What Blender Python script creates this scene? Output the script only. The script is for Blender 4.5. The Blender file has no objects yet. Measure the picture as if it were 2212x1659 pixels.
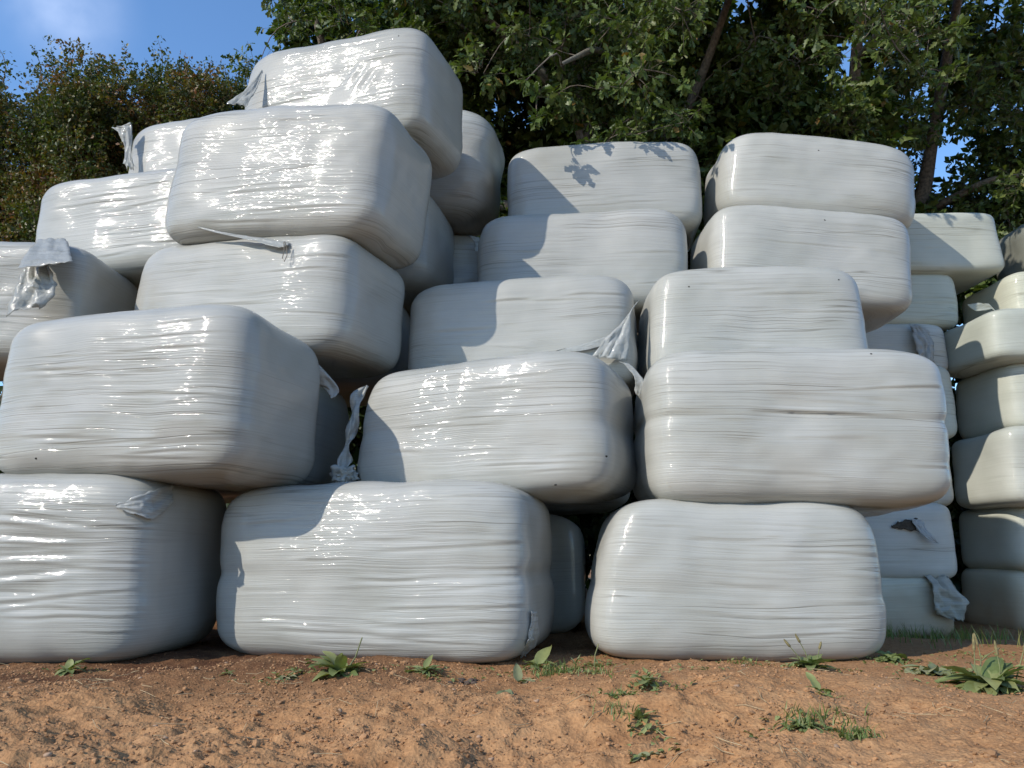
import bpy, math, random
import numpy as np
from mathutils import Vector, Matrix, noise as mnoise

R = math.radians
rng = np.random.default_rng(7)
random.seed(7)
sc = bpy.context.scene
COL = sc.collection

# ------------------------------------------------------------------ camera
cam_d = bpy.data.cameras.new('camera')
cam = bpy.data.objects.new('camera', cam_d)
COL.objects.link(cam)
cam.location = (0, 0, 0.55)
cam.rotation_euler = (R(90 + 12.6), 0, 0)
cam_d.sensor_width = 36.0
cam_d.lens = 36.0 * 1665 / 2212
cam_d.clip_start = 0.05
cam_d.clip_end = 3000
sc.camera = cam

# ------------------------------------------------------------------ light
SUN_EL, SUN_AZ = 33.0, 52.0          # azimuth counted from behind the camera towards its left
sdir = Vector((-math.sin(R(SUN_AZ)) * math.cos(R(SUN_EL)), -math.cos(R(SUN_AZ)) * math.cos(R(SUN_EL)), math.sin(R(SUN_EL))))
sun_d = bpy.data.lights.new('sun', 'SUN')
sun = bpy.data.objects.new('sun', sun_d)
COL.objects.link(sun)
sun.rotation_euler = sdir.to_track_quat('Z', 'Y').to_euler()
sun_d.energy = 2.4
sun_d.angle = R(0.5)
sun_d.color = (1.0, 0.93, 0.825)

world = bpy.data.worlds.new('World')
sc.world = world
world.use_nodes = True
nt = world.node_tree
nt.nodes.clear()
w_out = nt.nodes.new('ShaderNodeOutputWorld')
w_bg = nt.nodes.new('ShaderNodeBackground')
w_sky = nt.nodes.new('ShaderNodeTexSky')
w_sky.sky_type = 'NISHITA'
w_sky.sun_disc = False
w_sky.sun_elevation = R(SUN_EL)
w_sky.sun_rotation = math.atan2(sdir.x, sdir.y)
w_sky.air_density = 1.0
w_sky.dust_density = 0.1
w_sky.ozone_density = 4.0
w_bg.inputs['Strength'].default_value = 0.135
# one thin wisp of cloud, laid on the sky by direction
w_tc = nt.nodes.new('ShaderNodeTexCoord')
cdir = Vector((-0.551, 0.822, 0.662)).normalized()
w_dot = nt.nodes.new('ShaderNodeVectorMath'); w_dot.operation = 'DISTANCE'
w_dot.inputs[1].default_value = cdir
w_noise = nt.nodes.new('ShaderNodeTexNoise'); w_noise.inputs['Scale'].default_value = 22; w_noise.inputs['Detail'].default_value = 6
w_map = nt.nodes.new('ShaderNodeMapRange'); w_map.inputs[1].default_value = 0.0; w_map.inputs[2].default_value = 0.085
w_map.inputs[3].default_value = 1.0; w_map.inputs[4].default_value = 0.0; w_map.interpolation_type = 'SMOOTHSTEP'
w_mul = nt.nodes.new('ShaderNodeMath'); w_mul.operation = 'MULTIPLY'
w_mul2 = nt.nodes.new('ShaderNodeMath'); w_mul2.operation = 'MULTIPLY'; w_mul2.inputs[1].default_value = 0.3
w_mix = nt.nodes.new('ShaderNodeMixRGB'); w_mix.inputs[2].default_value = (6.2, 6.8, 8.2, 1)
L = nt.links.new
L(w_tc.outputs['Generated'], w_dot.inputs[0]); L(w_tc.outputs['Generated'], w_noise.inputs['Vector'])
L(w_dot.outputs['Value'], w_map.inputs[0]); L(w_map.outputs[0], w_mul.inputs[0]); L(w_noise.outputs['Fac'], w_mul.inputs[1])
L(w_mul.outputs[0], w_mul2.inputs[0]); L(w_mul2.outputs[0], w_mix.inputs[0]); L(w_sky.outputs[0], w_mix.inputs[1])
w_hs = nt.nodes.new('ShaderNodeHueSaturation'); w_hs.inputs['Saturation'].default_value = 1.08
L(w_sky.outputs[0], w_hs.inputs['Color']); L(w_hs.outputs[0], w_mix.inputs[1])
L(w_mix.outputs[0], w_bg.inputs['Color']); L(w_bg.outputs[0], w_out.inputs['Surface'])

sc.view_settings.view_transform = 'Standard'
sc.view_settings.look = 'None'
sc.view_settings.gamma = 1.0
sc.view_settings.exposure = 0.9
sc.view_settings.use_curve_mapping = False
sc.render.engine = 'CYCLES'

# ------------------------------------------------------------------ noise in numpy
def _hash(ix, iy, iz, seed):
    h = (ix.astype(np.int64) * 374761393 + iy.astype(np.int64) * 668265263 + iz.astype(np.int64) * 2147483647 + seed * 1274126177) & 0xffffffff
    h = ((h ^ (h >> 13)) * 1274126177) & 0xffffffff
    h = ((h ^ (h >> 16)) * 2246822519) & 0xffffffff
    h = h ^ (h >> 15)
    return (h & 0xffffff).astype(np.float64) / 0xffffff * 2 - 1

def vnoise(x, y, z, seed=0):
    fx, fy, fz = np.floor(x), np.floor(y), np.floor(z)
    tx, ty, tz = x - fx, y - fy, z - fz
    tx, ty, tz = [t * t * t * (t * (t * 6 - 15) + 10) for t in (tx, ty, tz)]
    r = 0
    for i in (0, 1):
        wx = tx if i else 1 - tx
        for j in (0, 1):
            wy = ty if j else 1 - ty
            for k in (0, 1):
                wz = tz if k else 1 - tz
                r = r + wx * wy * wz * _hash(fx + i, fy + j, fz + k, seed)
    return r

def fbm(x, y, z, octv=3, seed=0):
    r, a, f = 0, 1.0, 1.0
    for o in range(octv):
        r = r + a * vnoise(x * f + 17.3 * o, y * f - 9.1 * o, z * f + 4.7 * o, seed + o)
        a *= 0.5; f *= 2.03
    return r

def sstep(t, a, b):
    t = np.clip((t - a) / (b - a), 0, 1)
    return t * t * (3 - 2 * t)

# ------------------------------------------------------------------ mesh helpers
def mesh_from(name, v, f, mat=None, smooth=True):
    """v (n,3); f an (m,3) or (m,4) array or a list of such arrays"""
    me = bpy.data.meshes.new(name)
    fs = [np.asarray(a, dtype=np.int32) for a in (f if isinstance(f, list) else [f]) if len(a)]
    v = np.asarray(v, dtype=np.float32)
    me.vertices.add(len(v)); me.vertices.foreach_set('co', v.ravel())
    nl = sum(a.size for a in fs); nf = sum(len(a) for a in fs)
    me.loops.add(nl); me.polygons.add(nf)
    me.loops.foreach_set('vertex_index', np.concatenate([a.ravel() for a in fs]))
    tot = np.concatenate([np.full(len(a), a.shape[1], np.int32) for a in fs])
    st = np.concatenate([[0], np.cumsum(tot)[:-1]]).astype(np.int32)
    me.polygons.foreach_set('loop_start', st)
    me.polygons.foreach_set('loop_total', tot)
    me.polygons.foreach_set('use_smooth', np.full(nf, smooth, bool))
    me.update(calc_edges=True)
    if mat: me.materials.append(mat)
    return me

def link(name, data, parent=None, keep_world=False, **props):
    o = bpy.data.objects.new(name, data)
    COL.objects.link(o)
    if parent is not None:
        o.parent = parent
        if keep_world:
            o.matrix_parent_inverse = parent_matrix(parent).inverted()
    for k, val in props.items(): o[k] = val
    return o

def parent_matrix(o):
    return Matrix.LocRotScale(o.location, o.rotation_euler, o.scale)

class MB:
    """collects tubes, leaves and sheets into one mesh"""
    def __init__(self): self.v = []; self.q = []; self.t = []; self.n = 0
    def add(self, v, q=None, t=None):
        v = np.asarray(v, float)
        if q is not None and len(q): self.q.append(np.asarray(q) + self.n)
        if t is not None and len(t): self.t.append(np.asarray(t) + self.n)
        self.v.append(v); self.n += len(v)
    def tube(self, pts, rad, sides=6):
        pts = np.asarray(pts, float); rad = np.asarray(rad, float)
        n = len(pts)
        tan = np.gradient(pts, axis=0); tan /= np.linalg.norm(tan, axis=1)[:, None] + 1e-9
        ref = np.array([0.13, 0.31, 0.94]) if abs(tan[0][2]) < 0.9 else np.array([0.9, 0.2, 0.1])
        u = np.cross(tan, ref); u /= np.linalg.norm(u, axis=1)[:, None] + 1e-9
        w = np.cross(tan, u)
        a = np.arange(sides) / sides * 2 * np.pi
        ring = pts[:, None, :] + rad[:, None, None] * (np.cos(a)[None, :, None] * u[:, None, :] + np.sin(a)[None, :, None] * w[:, None, :])
        idx = np.arange(n * sides).reshape(n, sides)
        q = np.stack([idx[:-1], np.roll(idx, -1, 1)[:-1], np.roll(idx, -1, 1)[1:], idx[1:]], -1).reshape(-1, 4)
        self.add(ring.reshape(-1, 3), q)
    def grid(self, P):
        h, w = P.shape[:2]
        idx = np.arange(h * w).reshape(h, w)
        q = np.stack([idx[:-1, :-1], idx[:-1, 1:], idx[1:, 1:], idx[1:, :-1]], -1).reshape(-1, 4)
        self.add(P.reshape(-1, 3), q)
    def scatter(self, tv, tq, tt, pos, ax, nr, size):
        """copies a leaf template: x across, y along ax, z along nr"""
        ax = ax / (np.linalg.norm(ax, axis=1)[:, None] + 1e-9)
        nr = nr - (nr * ax).sum(1)[:, None] * ax
        nr = nr / (np.linalg.norm(nr, axis=1)[:, None] + 1e-9)
        xx = np.cross(ax, nr)
        V = pos[:, None, :] + size[:, None, None] * (tv[None, :, 0:1] * xx[:, None, :] + tv[None, :, 1:2] * ax[:, None, :] + tv[None, :, 2:3] * nr[:, None, :])
        off = (np.arange(len(pos)) * len(tv))[:, None, None]
        q = (tq[None] + off).reshape(-1, 4) if tq is not None and len(tq) else None
        t = (tt[None] + off).reshape(-1, 3) if tt is not None and len(tt) else None
        self.add(V.reshape(-1, 3), q, t)
    def mesh(self, name, mat, smooth=True):
        fs = []
        if self.q: fs.append(np.concatenate(self.q))
        if self.t: fs.append(np.concatenate(self.t))
        return mesh_from(name, np.concatenate(self.v), fs, mat, smooth)

# ------------------------------------------------------------------ materials
def new_mat(name):
    m = bpy.data.materials.new(name); m.use_nodes = True
    t = m.node_tree; t.nodes.clear()
    out = t.nodes.new('ShaderNodeOutputMaterial')
    return m, t, out

def N(t, kind, **kw):
    n = t.nodes.new('ShaderNode' + kind)
    for k, v in kw.items():
        if k.startswith('i_'):
            key = k[2:]
            n.inputs[int(key) if key.isdigit() else key.replace('_', ' ')].default_value = v
        else: setattr(n, k, v)
    return n

def math_node(t, op, a, b=None, clamp=False):
    n = t.nodes.new('ShaderNodeMath'); n.operation = op; n.use_clamp = clamp
    for i, s in enumerate((a, b)):
        if s is None: continue
        if isinstance(s, (int, float)): n.inputs[i].default_value = s
        else: t.links.new(s, n.inputs[i])
    return n.outputs[0]

def ramp(t, src, stops, interp='LINEAR'):
    n = t.nodes.new('ShaderNodeValToRGB'); n.color_ramp.interpolation = interp
    e = n.color_ramp.elements
    while len(e) < len(stops): e.new(0.5)
    for el, (p, c) in zip(e, stops):
        el.position = p; el.color = (c, c, c, 1) if isinstance(c, (int, float)) else (*c, 1)
    t.links.new(src, n.inputs[0])
    return n.outputs[0]

def film_material(name, base, rough=0.46, coat=0.42, wrinkle=1.0, crinkle=0.0, dirt=False, thin=False):
    m, t, out = new_mat(name)
    l = t.links.new
    tc = N(t, 'TexCoord'); oi = N(t, 'ObjectInfo')
    addv = N(t, 'VectorMath', operation='ADD'); l(tc.outputs['Object'], addv.inputs[0])
    rnd = N(t, 'CombineXYZ'); sc7 = math_node(t, 'MULTIPLY', oi.outputs['Random'], 37.0)
    l(sc7, rnd.inputs[0]); l(sc7, rnd.inputs[2]); l(rnd.outputs[0], addv.inputs[1])
    P = addv.outputs[0]
    # low-frequency warp of the stretch lines
    wn = N(t, 'TexNoise', i_Scale=1.3, i_Detail=2.0); l(P, wn.inputs['Vector'])
    wsub = N(t, 'VectorMath', operation='SUBTRACT'); l(wn.outputs['Color'], wsub.inputs[0]); wsub.inputs[1].default_value = (0.5, 0.5, 0.5)
    wsc = N(t, 'VectorMath', operation='MULTIPLY'); l(wsub.outputs[0], wsc.inputs[0]); wsc.inputs[1].default_value = (0.0, 0.0, 0.075)
    wad = N(t, 'VectorMath', operation='ADD'); l(P, wad.inputs[0]); l(wsc.outputs[0], wad.inputs[1])
    PW = wad.outputs[0]
    def streak(sx, sz, detail, rough_=0.55):
        mp = N(t, 'Mapping'); mp.inputs['Scale'].default_value = (sx, sx, sz); l(PW, mp.inputs['Vector'])
        n = N(t, 'TexNoise', i_Scale=1.0, i_Detail=detail, i_Roughness=rough_); l(mp.outputs[0], n.inputs['Vector'])
        return n.outputs['Fac']
    s1 = streak(0.38, 54, 2.0)
    s2 = streak(0.7, 140, 2.0)
    s3 = streak(0.8, 13, 1.5)
    s4 = streak(0.38, 19, 0.6)
    sp = N(t, 'TexNoise', i_Scale=70.0, i_Detail=2.0); l(P, sp.inputs['Vector'])
    msk = N(t, 'TexNoise', i_Scale=1.7, i_Detail=2.0); l(P, msk.inputs['Vector'])
    mask = ramp(t, msk.outputs['Fac'], [(0.38, 0.10), (0.60, 1.0)])
    grp_n = N(t, 'Mapping'); grp_n.inputs['Scale'].default_value = (0.9, 0.9, 4.5); l(P, grp_n.inputs['Vector'])
    grp = N(t, 'TexNoise', i_Scale=1.0, i_Detail=2.0); l(grp_n.outputs[0], grp.inputs['Vector'])
    ea = N(t, 'Attribute', attribute_name='endness')
    front = math_node(t, 'SUBTRACT', 1.0, math_node(t, 'MULTIPLY', ea.outputs['Fac'], 0.75))
    mask = math_node(t, 'MULTIPLY', math_node(t, 'MULTIPLY', mask, front), oi.outputs['Alpha'])
    # thin long tension lines in groups
    cr = math_node(t, 'ABSOLUTE', math_node(t, 'SUBTRACT', s4, 0.5))
    cgate = math_node(t, 'MULTIPLY', ramp(t, grp.outputs['Fac'], [(0.50, 0.0), (0.60, 1.0)]), math_node(t, 'MULTIPLY', front, math_node(t, 'MINIMUM', math_node(t, 'MULTIPLY', oi.outputs['Alpha'], 1.6), 1.0)))
    cline = math_node(t, 'SUBTRACT', 1.0, ramp(t, cr, [(0.0, 0.0), (0.022, 1.0)]))
    cline = math_node(t, 'MULTIPLY', cline, cgate)
    rg = math_node(t, 'ABSOLUTE', math_node(t, 'SUBTRACT', s1, 0.5))
    rg2 = math_node(t, 'ABSOLUTE', math_node(t, 'SUBTRACT', s2, 0.5))
    h = math_node(t, 'MULTIPLY', rg, 0.0050)
    h = math_node(t, 'ADD', h, math_node(t, 'MULTIPLY', rg2, 0.0019))
    h = math_node(t, 'ADD', h, math_node(t, 'MULTIPLY', s1, 0.0008))
    h = math_node(t, 'ADD', h, math_node(t, 'MULTIPLY', s2, 0.0004))
    h = math_node(t, 'ADD', h, math_node(t, 'MULTIPLY', s3, 0.0013))
    h = math_node(t, 'MULTIPLY', h, mask)
    h = math_node(t, 'ADD', h, math_node(t, 'MULTIPLY', math_node(t, 'MULTIPLY', rg2, front), 0.0011))
    h = math_node(t, 'SUBTRACT', h, math_node(t, 'MULTIPLY', cline, 0.0014))
    h = math_node(t, 'ADD', h, math_node(t, 'MULTIPLY', sp.outputs['Fac'], 0.00007))
    if crinkle:
        v1 = N(t, 'TexVoronoi', feature='DISTANCE_TO_EDGE', i_Scale=26.0); l(P, v1.inputs['Vector'])
        v2 = N(t, 'TexNoise', i_Scale=45.0, i_Detail=4.0); l(P, v2.inputs['Vector'])
        h = math_node(t, 'ADD', h, math_node(t, 'MULTIPLY', v1.outputs['Distance'], 0.012 * crinkle))
        h = math_node(t, 'ADD', h, math_node(t, 'MULTIPLY', v2.outputs['Fac'], 0.006 * crinkle))
    bp = N(t, 'Bump', i_Strength=1.0, i_Distance=wrinkle); l(h, bp.inputs['Height'])
    # colour: object tint, faint streaks, soft stains
    st = N(t, 'TexNoise', i_Scale=2.2, i_Detail=5.0); l(P, st.inputs['Vector'])
    tint = N(t, 'MixRGB', blend_type='MULTIPLY', i_Fac=1.0); tint.inputs[1].default_value = (*base, 1); l(oi.outputs['Color'], tint.inputs[2])
    stn = ramp(t, st.outputs['Fac'], [(0.32, (0.84, 0.85, 0.82)), (0.62, (1.02, 1.02, 1.02))])
    c1 = N(t, 'MixRGB', blend_type='MULTIPLY', i_Fac=0.7); l(tint.outputs[0], c1.inputs[1]); l(stn, c1.inputs[2])
    strk = ramp(t, s2, [(0.3, (0.93, 0.93, 0.93)), (0.6, (1.0, 1.0, 1.0))])
    c2 = N(t, 'MixRGB', blend_type='MULTIPLY', i_Fac=0.8); l(c1.outputs[0], c2.inputs[1]); l(strk, c2.inputs[2])
    col = c2.outputs[0]
    # crease shade painted into the colour: dark tension lines and fine wrinkle valleys
    dkm = N(t, 'MixRGB', blend_type='MULTIPLY'); l(math_node(t, 'MULTIPLY', cline, 0.85), dkm.inputs[0]); l(col, dkm.inputs[1]); dkm.inputs[2].default_value = (0.56, 0.55, 0.51, 1)
    fl = N(t, 'MixRGB', blend_type='MULTIPLY'); l(math_node(t, 'MULTIPLY', math_node(t, 'MULTIPLY', ramp(t, rg, [(0.0, 1.0), (0.03, 0.0)]), front), ramp(t, grp.outputs['Fac'], [(0.40, 0.15), (0.62, 0.85)])), fl.inputs[0])
    l(dkm.outputs[0], fl.inputs[1]); fl.inputs[2].default_value = (0.70, 0.69, 0.66, 1)
    col = fl.outputs[0]
    if dirt:
        sx = N(t, 'SeparateXYZ'); l(tc.outputs['Object'], sx.inputs[0])
        dn = N(t, 'TexNoise', i_Scale=3.0, i_Detail=6.0); l(tc.outputs['Object'], dn.inputs['Vector'])
        dz = math_node(t, 'ADD', sx.outputs[2], math_node(t, 'MULTIPLY', dn.outputs['Fac'], -0.35))
        df = N(t, 'MapRange'); l(dz, df.inputs[0]); df.inputs[1].default_value = -0.42; df.inputs[2].default_value = 0.0; df.inputs[3].default_value = 0.85; df.inputs[4].default_value = 0.0
        dm = N(t, 'MixRGB'); l(df.outputs[0], dm.inputs[0]); l(col, dm.inputs[1]); dm.inputs[2].default_value = (0.36, 0.225, 0.125, 1)
        col = dm.outputs[0]
    pr = N(t, 'BsdfPrincipled', i_Roughness=rough)
    pr.inputs['Coat Weight'].default_value = coat
    pr.inputs['Coat Roughness'].default_value = 0.05
    pr.inputs['Specular IOR Level'].default_value = 0.22
    rr = ramp(t, st.outputs['Fac'], [(0.3, rough - 0.06), (0.7, rough + 0.10)]); l(rr, pr.inputs['Roughness'])
    l(col, pr.inputs['Base Color']); l(bp.outputs[0], pr.inputs['Normal']); l(bp.outputs[0], pr.inputs['Coat Normal'])
    if thin:
        tr = N(t, 'BsdfTranslucent'); l(col, tr.inputs['Color']); l(bp.outputs[0], tr.inputs['Normal'])
        mx = N(t, 'MixShader', i_Fac=0.28); l(pr.outputs[0], mx.inputs[1]); l(tr.outputs[0], mx.inputs[2]); l(mx.outputs[0], out.inputs[0])
    else:
        l(pr.outputs[0], out.inputs[0])
    return m

FILM = film_material('bale_film', (0.368, 0.366, 0.338))
FILM_OLD = film_material('bale_film_weathered', (0.452, 0.457, 0.420), rough=0.5, coat=0.2, wrinkle=0.7)
FILM_DIRTY = film_material('bale_film_muddy', (0.49, 0.485, 0.435), rough=0.55, coat=0.1, wrinkle=0.7, dirt=True)
FILM_LOOSE = film_material('loose_film', (0.46, 0.47, 0.45), rough=0.38, coat=0.4, wrinkle=0.5, crinkle=0.6, thin=True)

def plain_material(name, col, rough=0.8, var=0.25, scale=20.0, bump=0.002):
    m, t, out = new_mat(name); l = t.links.new
    tc = N(t, 'TexCoord'); n = N(t, 'TexNoise', i_Scale=scale, i_Detail=5.0); l(tc.outputs['Object'], n.inputs['Vector'])
    lo = tuple(c * (1 - var) for c in col); hi = tuple(min(1, c * (1 + var)) for c in col)
    c = ramp(t, n.outputs['Fac'], [(0.3, lo), (0.7, hi)])
    b = N(t, 'Bump', i_Strength=1.0, i_Distance=bump); l(n.outputs['Fac'], b.inputs['Height'])
    p = N(t, 'BsdfPrincipled', i_Roughness=rough); l(c, p.inputs['Base Color']); l(b.outputs[0], p.inputs['Normal'])
    l(p.outputs[0], out.inputs[0])
    return m

BARK = plain_material('oak_bark', (0.115, 0.092, 0.070), 0.9, 0.5, 28.0, 0.012)
BARK_LICHEN = plain_material('lichen_bark', (0.13, 0.12, 0.095), 0.9, 0.45, 35.0, 0.008)
SPECK = plain_material('speck_dark', (0.02, 0.018, 0.015), 0.8, 0.3, 60.0)
TWINE = plain_material('twine_dark', (0.16, 0.14, 0.11), 0.8, 0.3, 60.0)
STRAW = plain_material('straw', (0.42, 0.31, 0.17), 0.7, 0.35, 30.0)
CLOD = plain_material('soil_clod', (0.32, 0.170, 0.077), 0.95, 0.35, 9.0, 0.004)
DUNG = plain_material('dung', (0.075, 0.05, 0.035), 0.85, 0.4, 30.0, 0.004)
STEM = plain_material('weed_stem', (0.16, 0.17, 0.07), 0.7, 0.3, 25.0)
SEED = plain_material('seed_spike', (0.17, 0.14, 0.06), 0.85, 0.4, 60.0, 0.003)
SILAGE_DARK = plain_material('torn_hole_dark', (0.05, 0.042, 0.03), 0.95, 0.4, 40.0)

def leaf_material(name, stops, trans=0.25, rough=0.45, patch=0.0):
    m, t, out = new_mat(name); l = t.links.new
    g = N(t, 'NewGeometry'); oi = N(t, 'ObjectInfo')
    r = math_node(t, 'FRACT', math_node(t, 'ADD', g.outputs['Random Per Island'], oi.outputs['Random']))
    tc = N(t, 'TexCoord')
    if patch:
        pn = N(t, 'TexNoise', i_Scale=1.1, i_Detail=3.0); l(tc.outputs['Object'], pn.inputs['Vector'])
        pv = ramp(t, pn.outputs['Fac'], [(0.36, 0.0), (0.64, 1.0)])
        r = math_node(t, 'ADD', math_node(t, 'MULTIPLY', r, 1 - patch), math_node(t, 'MULTIPLY', pv, patch))
    c = ramp(t, r, stops)
    n = N(t, 'TexNoise', i_Scale=18.0, i_Detail=3.0); l(tc.outputs['Object'], n.inputs['Vector'])
    mm = N(t, 'MixRGB', blend_type='MULTIPLY', i_Fac=0.6); l(c, mm.inputs[1]); l(ramp(t, n.outputs['Fac'], [(0.3, 0.65), (0.7, 1.1)]), mm.inputs[2])
    p = N(t, 'BsdfPrincipled', i_Roughness=rough); l(mm.outputs[0], p.inputs['Base Color'])
    p.inputs['Specular IOR Level'].default_value = 0.35
    tr = N(t, 'BsdfTranslucent')
    tm = N(t, 'MixRGB', blend_type='MULTIPLY', i_Fac=1.0); l(mm.outputs[0], tm.inputs[1]); tm.inputs[2].default_value = (1.3, 1.5, 0.5, 1)
    l(tm.outputs[0], tr.inputs['Color'])
    mx = N(t, 'MixShader', i_Fac=trans); l(p.outputs[0], mx.inputs[1]); l(tr.outputs[0], mx.inputs[2]); l(mx.outputs[0], out.inputs[0])
    return m

OAK_LEAF = leaf_material('oak_leaf', [(0.0, (0.045, 0.072, 0.018)), (0.4, (0.075, 0.112, 0.026)), (0.75, (0.11, 0.145, 0.036)), (0.98, (0.13, 0.155, 0.045)), (1.0, (0.22, 0.12, 0.03))])
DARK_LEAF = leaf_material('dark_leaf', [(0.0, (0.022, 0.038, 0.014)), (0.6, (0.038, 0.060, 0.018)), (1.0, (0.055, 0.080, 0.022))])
HAW_LEAF = leaf_material('hawthorn_leaf', [(0.0, (0.035, 0.060, 0.016)), (0.40, (0.065, 0.092, 0.024)), (0.62, (0.125, 0.120, 0.032)), (0.8, (0.17, 0.095, 0.032)), (1.0, (0.22, 0.085, 0.034))], patch=0.55)
WEED_LEAF = leaf_material('weed_leaf', [(0.0, (0.135, 0.175, 0.055)), (0.5, (0.19, 0.225, 0.08)), (1.0, (0.27, 0.28, 0.11))], 0.2, 0.5)
WEED_GREY = leaf_material('weed_leaf_dusty', [(0.0, (0.17, 0.19, 0.09)), (0.6, (0.23, 0.245, 0.12)), (1.0, (0.29, 0.27, 0.14))], 0.15, 0.7)
GRASS = leaf_material('grass_blade', [(0.0, (0.09, 0.14, 0.035)), (0.6, (0.14, 0.19, 0.05)), (1.0, (0.27, 0.25, 0.10))], 0.2, 0.5)

# ------------------------------------------------------------------ ground
def ground_z(x, y, fine=True):
    x = np.asarray(x, float); y = np.asarray(y, float); o = np.zeros_like(x)
    z = -0.125 * sstep(x, 2.2, 3.4) * sstep(y, 5.2, 6.7)
    z = z + 0.045 * fbm(x * 0.9, y * 0.9, o, 2, 3) * sstep(np.abs(y - 5.4), 0.6, 1.8)
    rough = (1 - 0.62 * sstep(x + 0.25 * (3.5 - y), 0.5, 2.0)) * (0.45 + 0.75 * sstep(-y, -4.1, -2.6))
    z = z + rough * 0.038 * fbm(x * 3.1, y * 3.1, o, 2, 11)
    n = fbm(x * 7.5, y * 9.0, o + 3, 3, 21)
    z = z + rough * 0.013 * (np.abs(n) - 0.3)
    ru = vnoise(x * 0.55 + 0.35 * y, y * 2.3 - 0.25 * x, o, 61)
    z = z - rough * 0.020 * np.exp(-(ru / 0.16) ** 2)
    if fine:
        z = z + rough * 0.0095 * fbm(x * 24, y * 26, o + 7, 3, 31)
        z = z + 0.006 * np.abs(fbm(x * 52, y * 52, o, 2, 41))
    return z

def graded(lo, hi, a, b, step, far):
    mid = np.arange(a, b, step)
    left = a - np.geomspace(step * 2, a - lo, far)[::-1]
    right = b + np.geomspace(step * 2, hi - b, far)
    return np.concatenate([left, mid, right])

gx = graded(-400, 400, -3.6, 4.6, 0.0145, 46)
ys = [1.55]
while ys[-1] < 7.6: ys.append(ys[-1] + max(0.0085, 0.0036 * ys[-1]))
ys = np.array(ys)
gy = np.concatenate([1.55 - np.geomspace(0.03, 90, 36)[::-1], ys, ys[-1] + np.geomspace(0.06, 900, 46)])
GX, GY = np.meshgrid(gx, gy)
near = (GX > -6) & (GX < 7) & (GY > 0.5) & (GY < 10)
GZ = np.zeros_like(GX)
GZ[near] = ground_z(GX[near], GY[near])
GZ[~near] = ground_z(GX[~near], GY[~near], fine=False)
mb = MB(); mb.grid(np.stack([GX, GY, GZ], -1))

m, t, out = new_mat('soil'); l = t.links.new
tc = N(t, 'TexCoord'); PO = tc.outputs['Object']
n1 = N(t, 'TexNoise', i_Scale=1.4, i_Detail=5.0, i_Roughness=0.6); l(PO, n1.inputs['Vector'])
n2 = N(t, 'TexNoise', i_Scale=14.0, i_Detail=6.0, i_Roughness=0.65); l(PO, n2.inputs['Vector'])
n3 = N(t, 'TexNoise', i_Scale=90.0, i_Detail=4.0, i_Roughness=0.6); l(PO, n3.inputs['Vector'])
n4 = N(t, 'TexVoronoi', i_Scale=75.0); l(PO, n4.inputs['Vector'])
cA = ramp(t, n2.outputs['Fac'], [(0.25, (0.248, 0.120, 0.052)), (0.5, (0.375, 0.196, 0.087)), (0.75, (0.455, 0.257, 0.121))])
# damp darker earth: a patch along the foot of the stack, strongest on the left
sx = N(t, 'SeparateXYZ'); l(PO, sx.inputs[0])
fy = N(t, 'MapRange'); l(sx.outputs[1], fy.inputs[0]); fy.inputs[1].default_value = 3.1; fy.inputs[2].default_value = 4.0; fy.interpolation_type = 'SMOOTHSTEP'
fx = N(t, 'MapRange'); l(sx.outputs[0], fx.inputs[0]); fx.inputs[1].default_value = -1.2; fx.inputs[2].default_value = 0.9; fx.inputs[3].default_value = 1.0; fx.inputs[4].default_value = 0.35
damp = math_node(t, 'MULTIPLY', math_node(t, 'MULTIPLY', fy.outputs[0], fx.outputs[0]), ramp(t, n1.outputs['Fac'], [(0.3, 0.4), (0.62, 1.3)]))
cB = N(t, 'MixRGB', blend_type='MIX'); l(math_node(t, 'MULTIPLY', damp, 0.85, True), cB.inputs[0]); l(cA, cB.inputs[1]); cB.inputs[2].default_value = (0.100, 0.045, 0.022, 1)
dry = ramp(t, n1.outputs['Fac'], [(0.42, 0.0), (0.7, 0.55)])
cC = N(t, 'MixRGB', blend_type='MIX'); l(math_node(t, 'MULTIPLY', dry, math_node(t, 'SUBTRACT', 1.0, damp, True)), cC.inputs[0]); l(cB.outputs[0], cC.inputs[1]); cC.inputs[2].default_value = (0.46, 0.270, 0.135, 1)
cD = N(t, 'MixRGB', blend_type='MULTIPLY', i_Fac=0.7); l(cC.outputs[0], cD.inputs[1]); l(ramp(t, n3.outputs['Fac'], [(0.25, 0.62), (0.7, 1.12)]), cD.inputs[2])
hh = math_node(t, 'ADD', math_node(t, 'MULTIPLY', n3.outputs['Fac'], 0.010), math_node(t, 'MULTIPLY', n4.outputs['Distance'], 0.007))
bp = N(t, 'Bump', i_Strength=0.55, i_Distance=1.0); l(hh, bp.inputs['Height'])
pr = N(t, 'BsdfPrincipled', i_Roughness=0.95); pr.inputs['Specular IOR Level'].default_value = 0.15
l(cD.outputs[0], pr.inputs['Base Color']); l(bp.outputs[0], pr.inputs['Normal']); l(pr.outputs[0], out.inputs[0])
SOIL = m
link('ground', mb.mesh('ground', SOIL), kind='structure', label='bare reddish brown earth, lumpy and trodden, in front of the bales')

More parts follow.
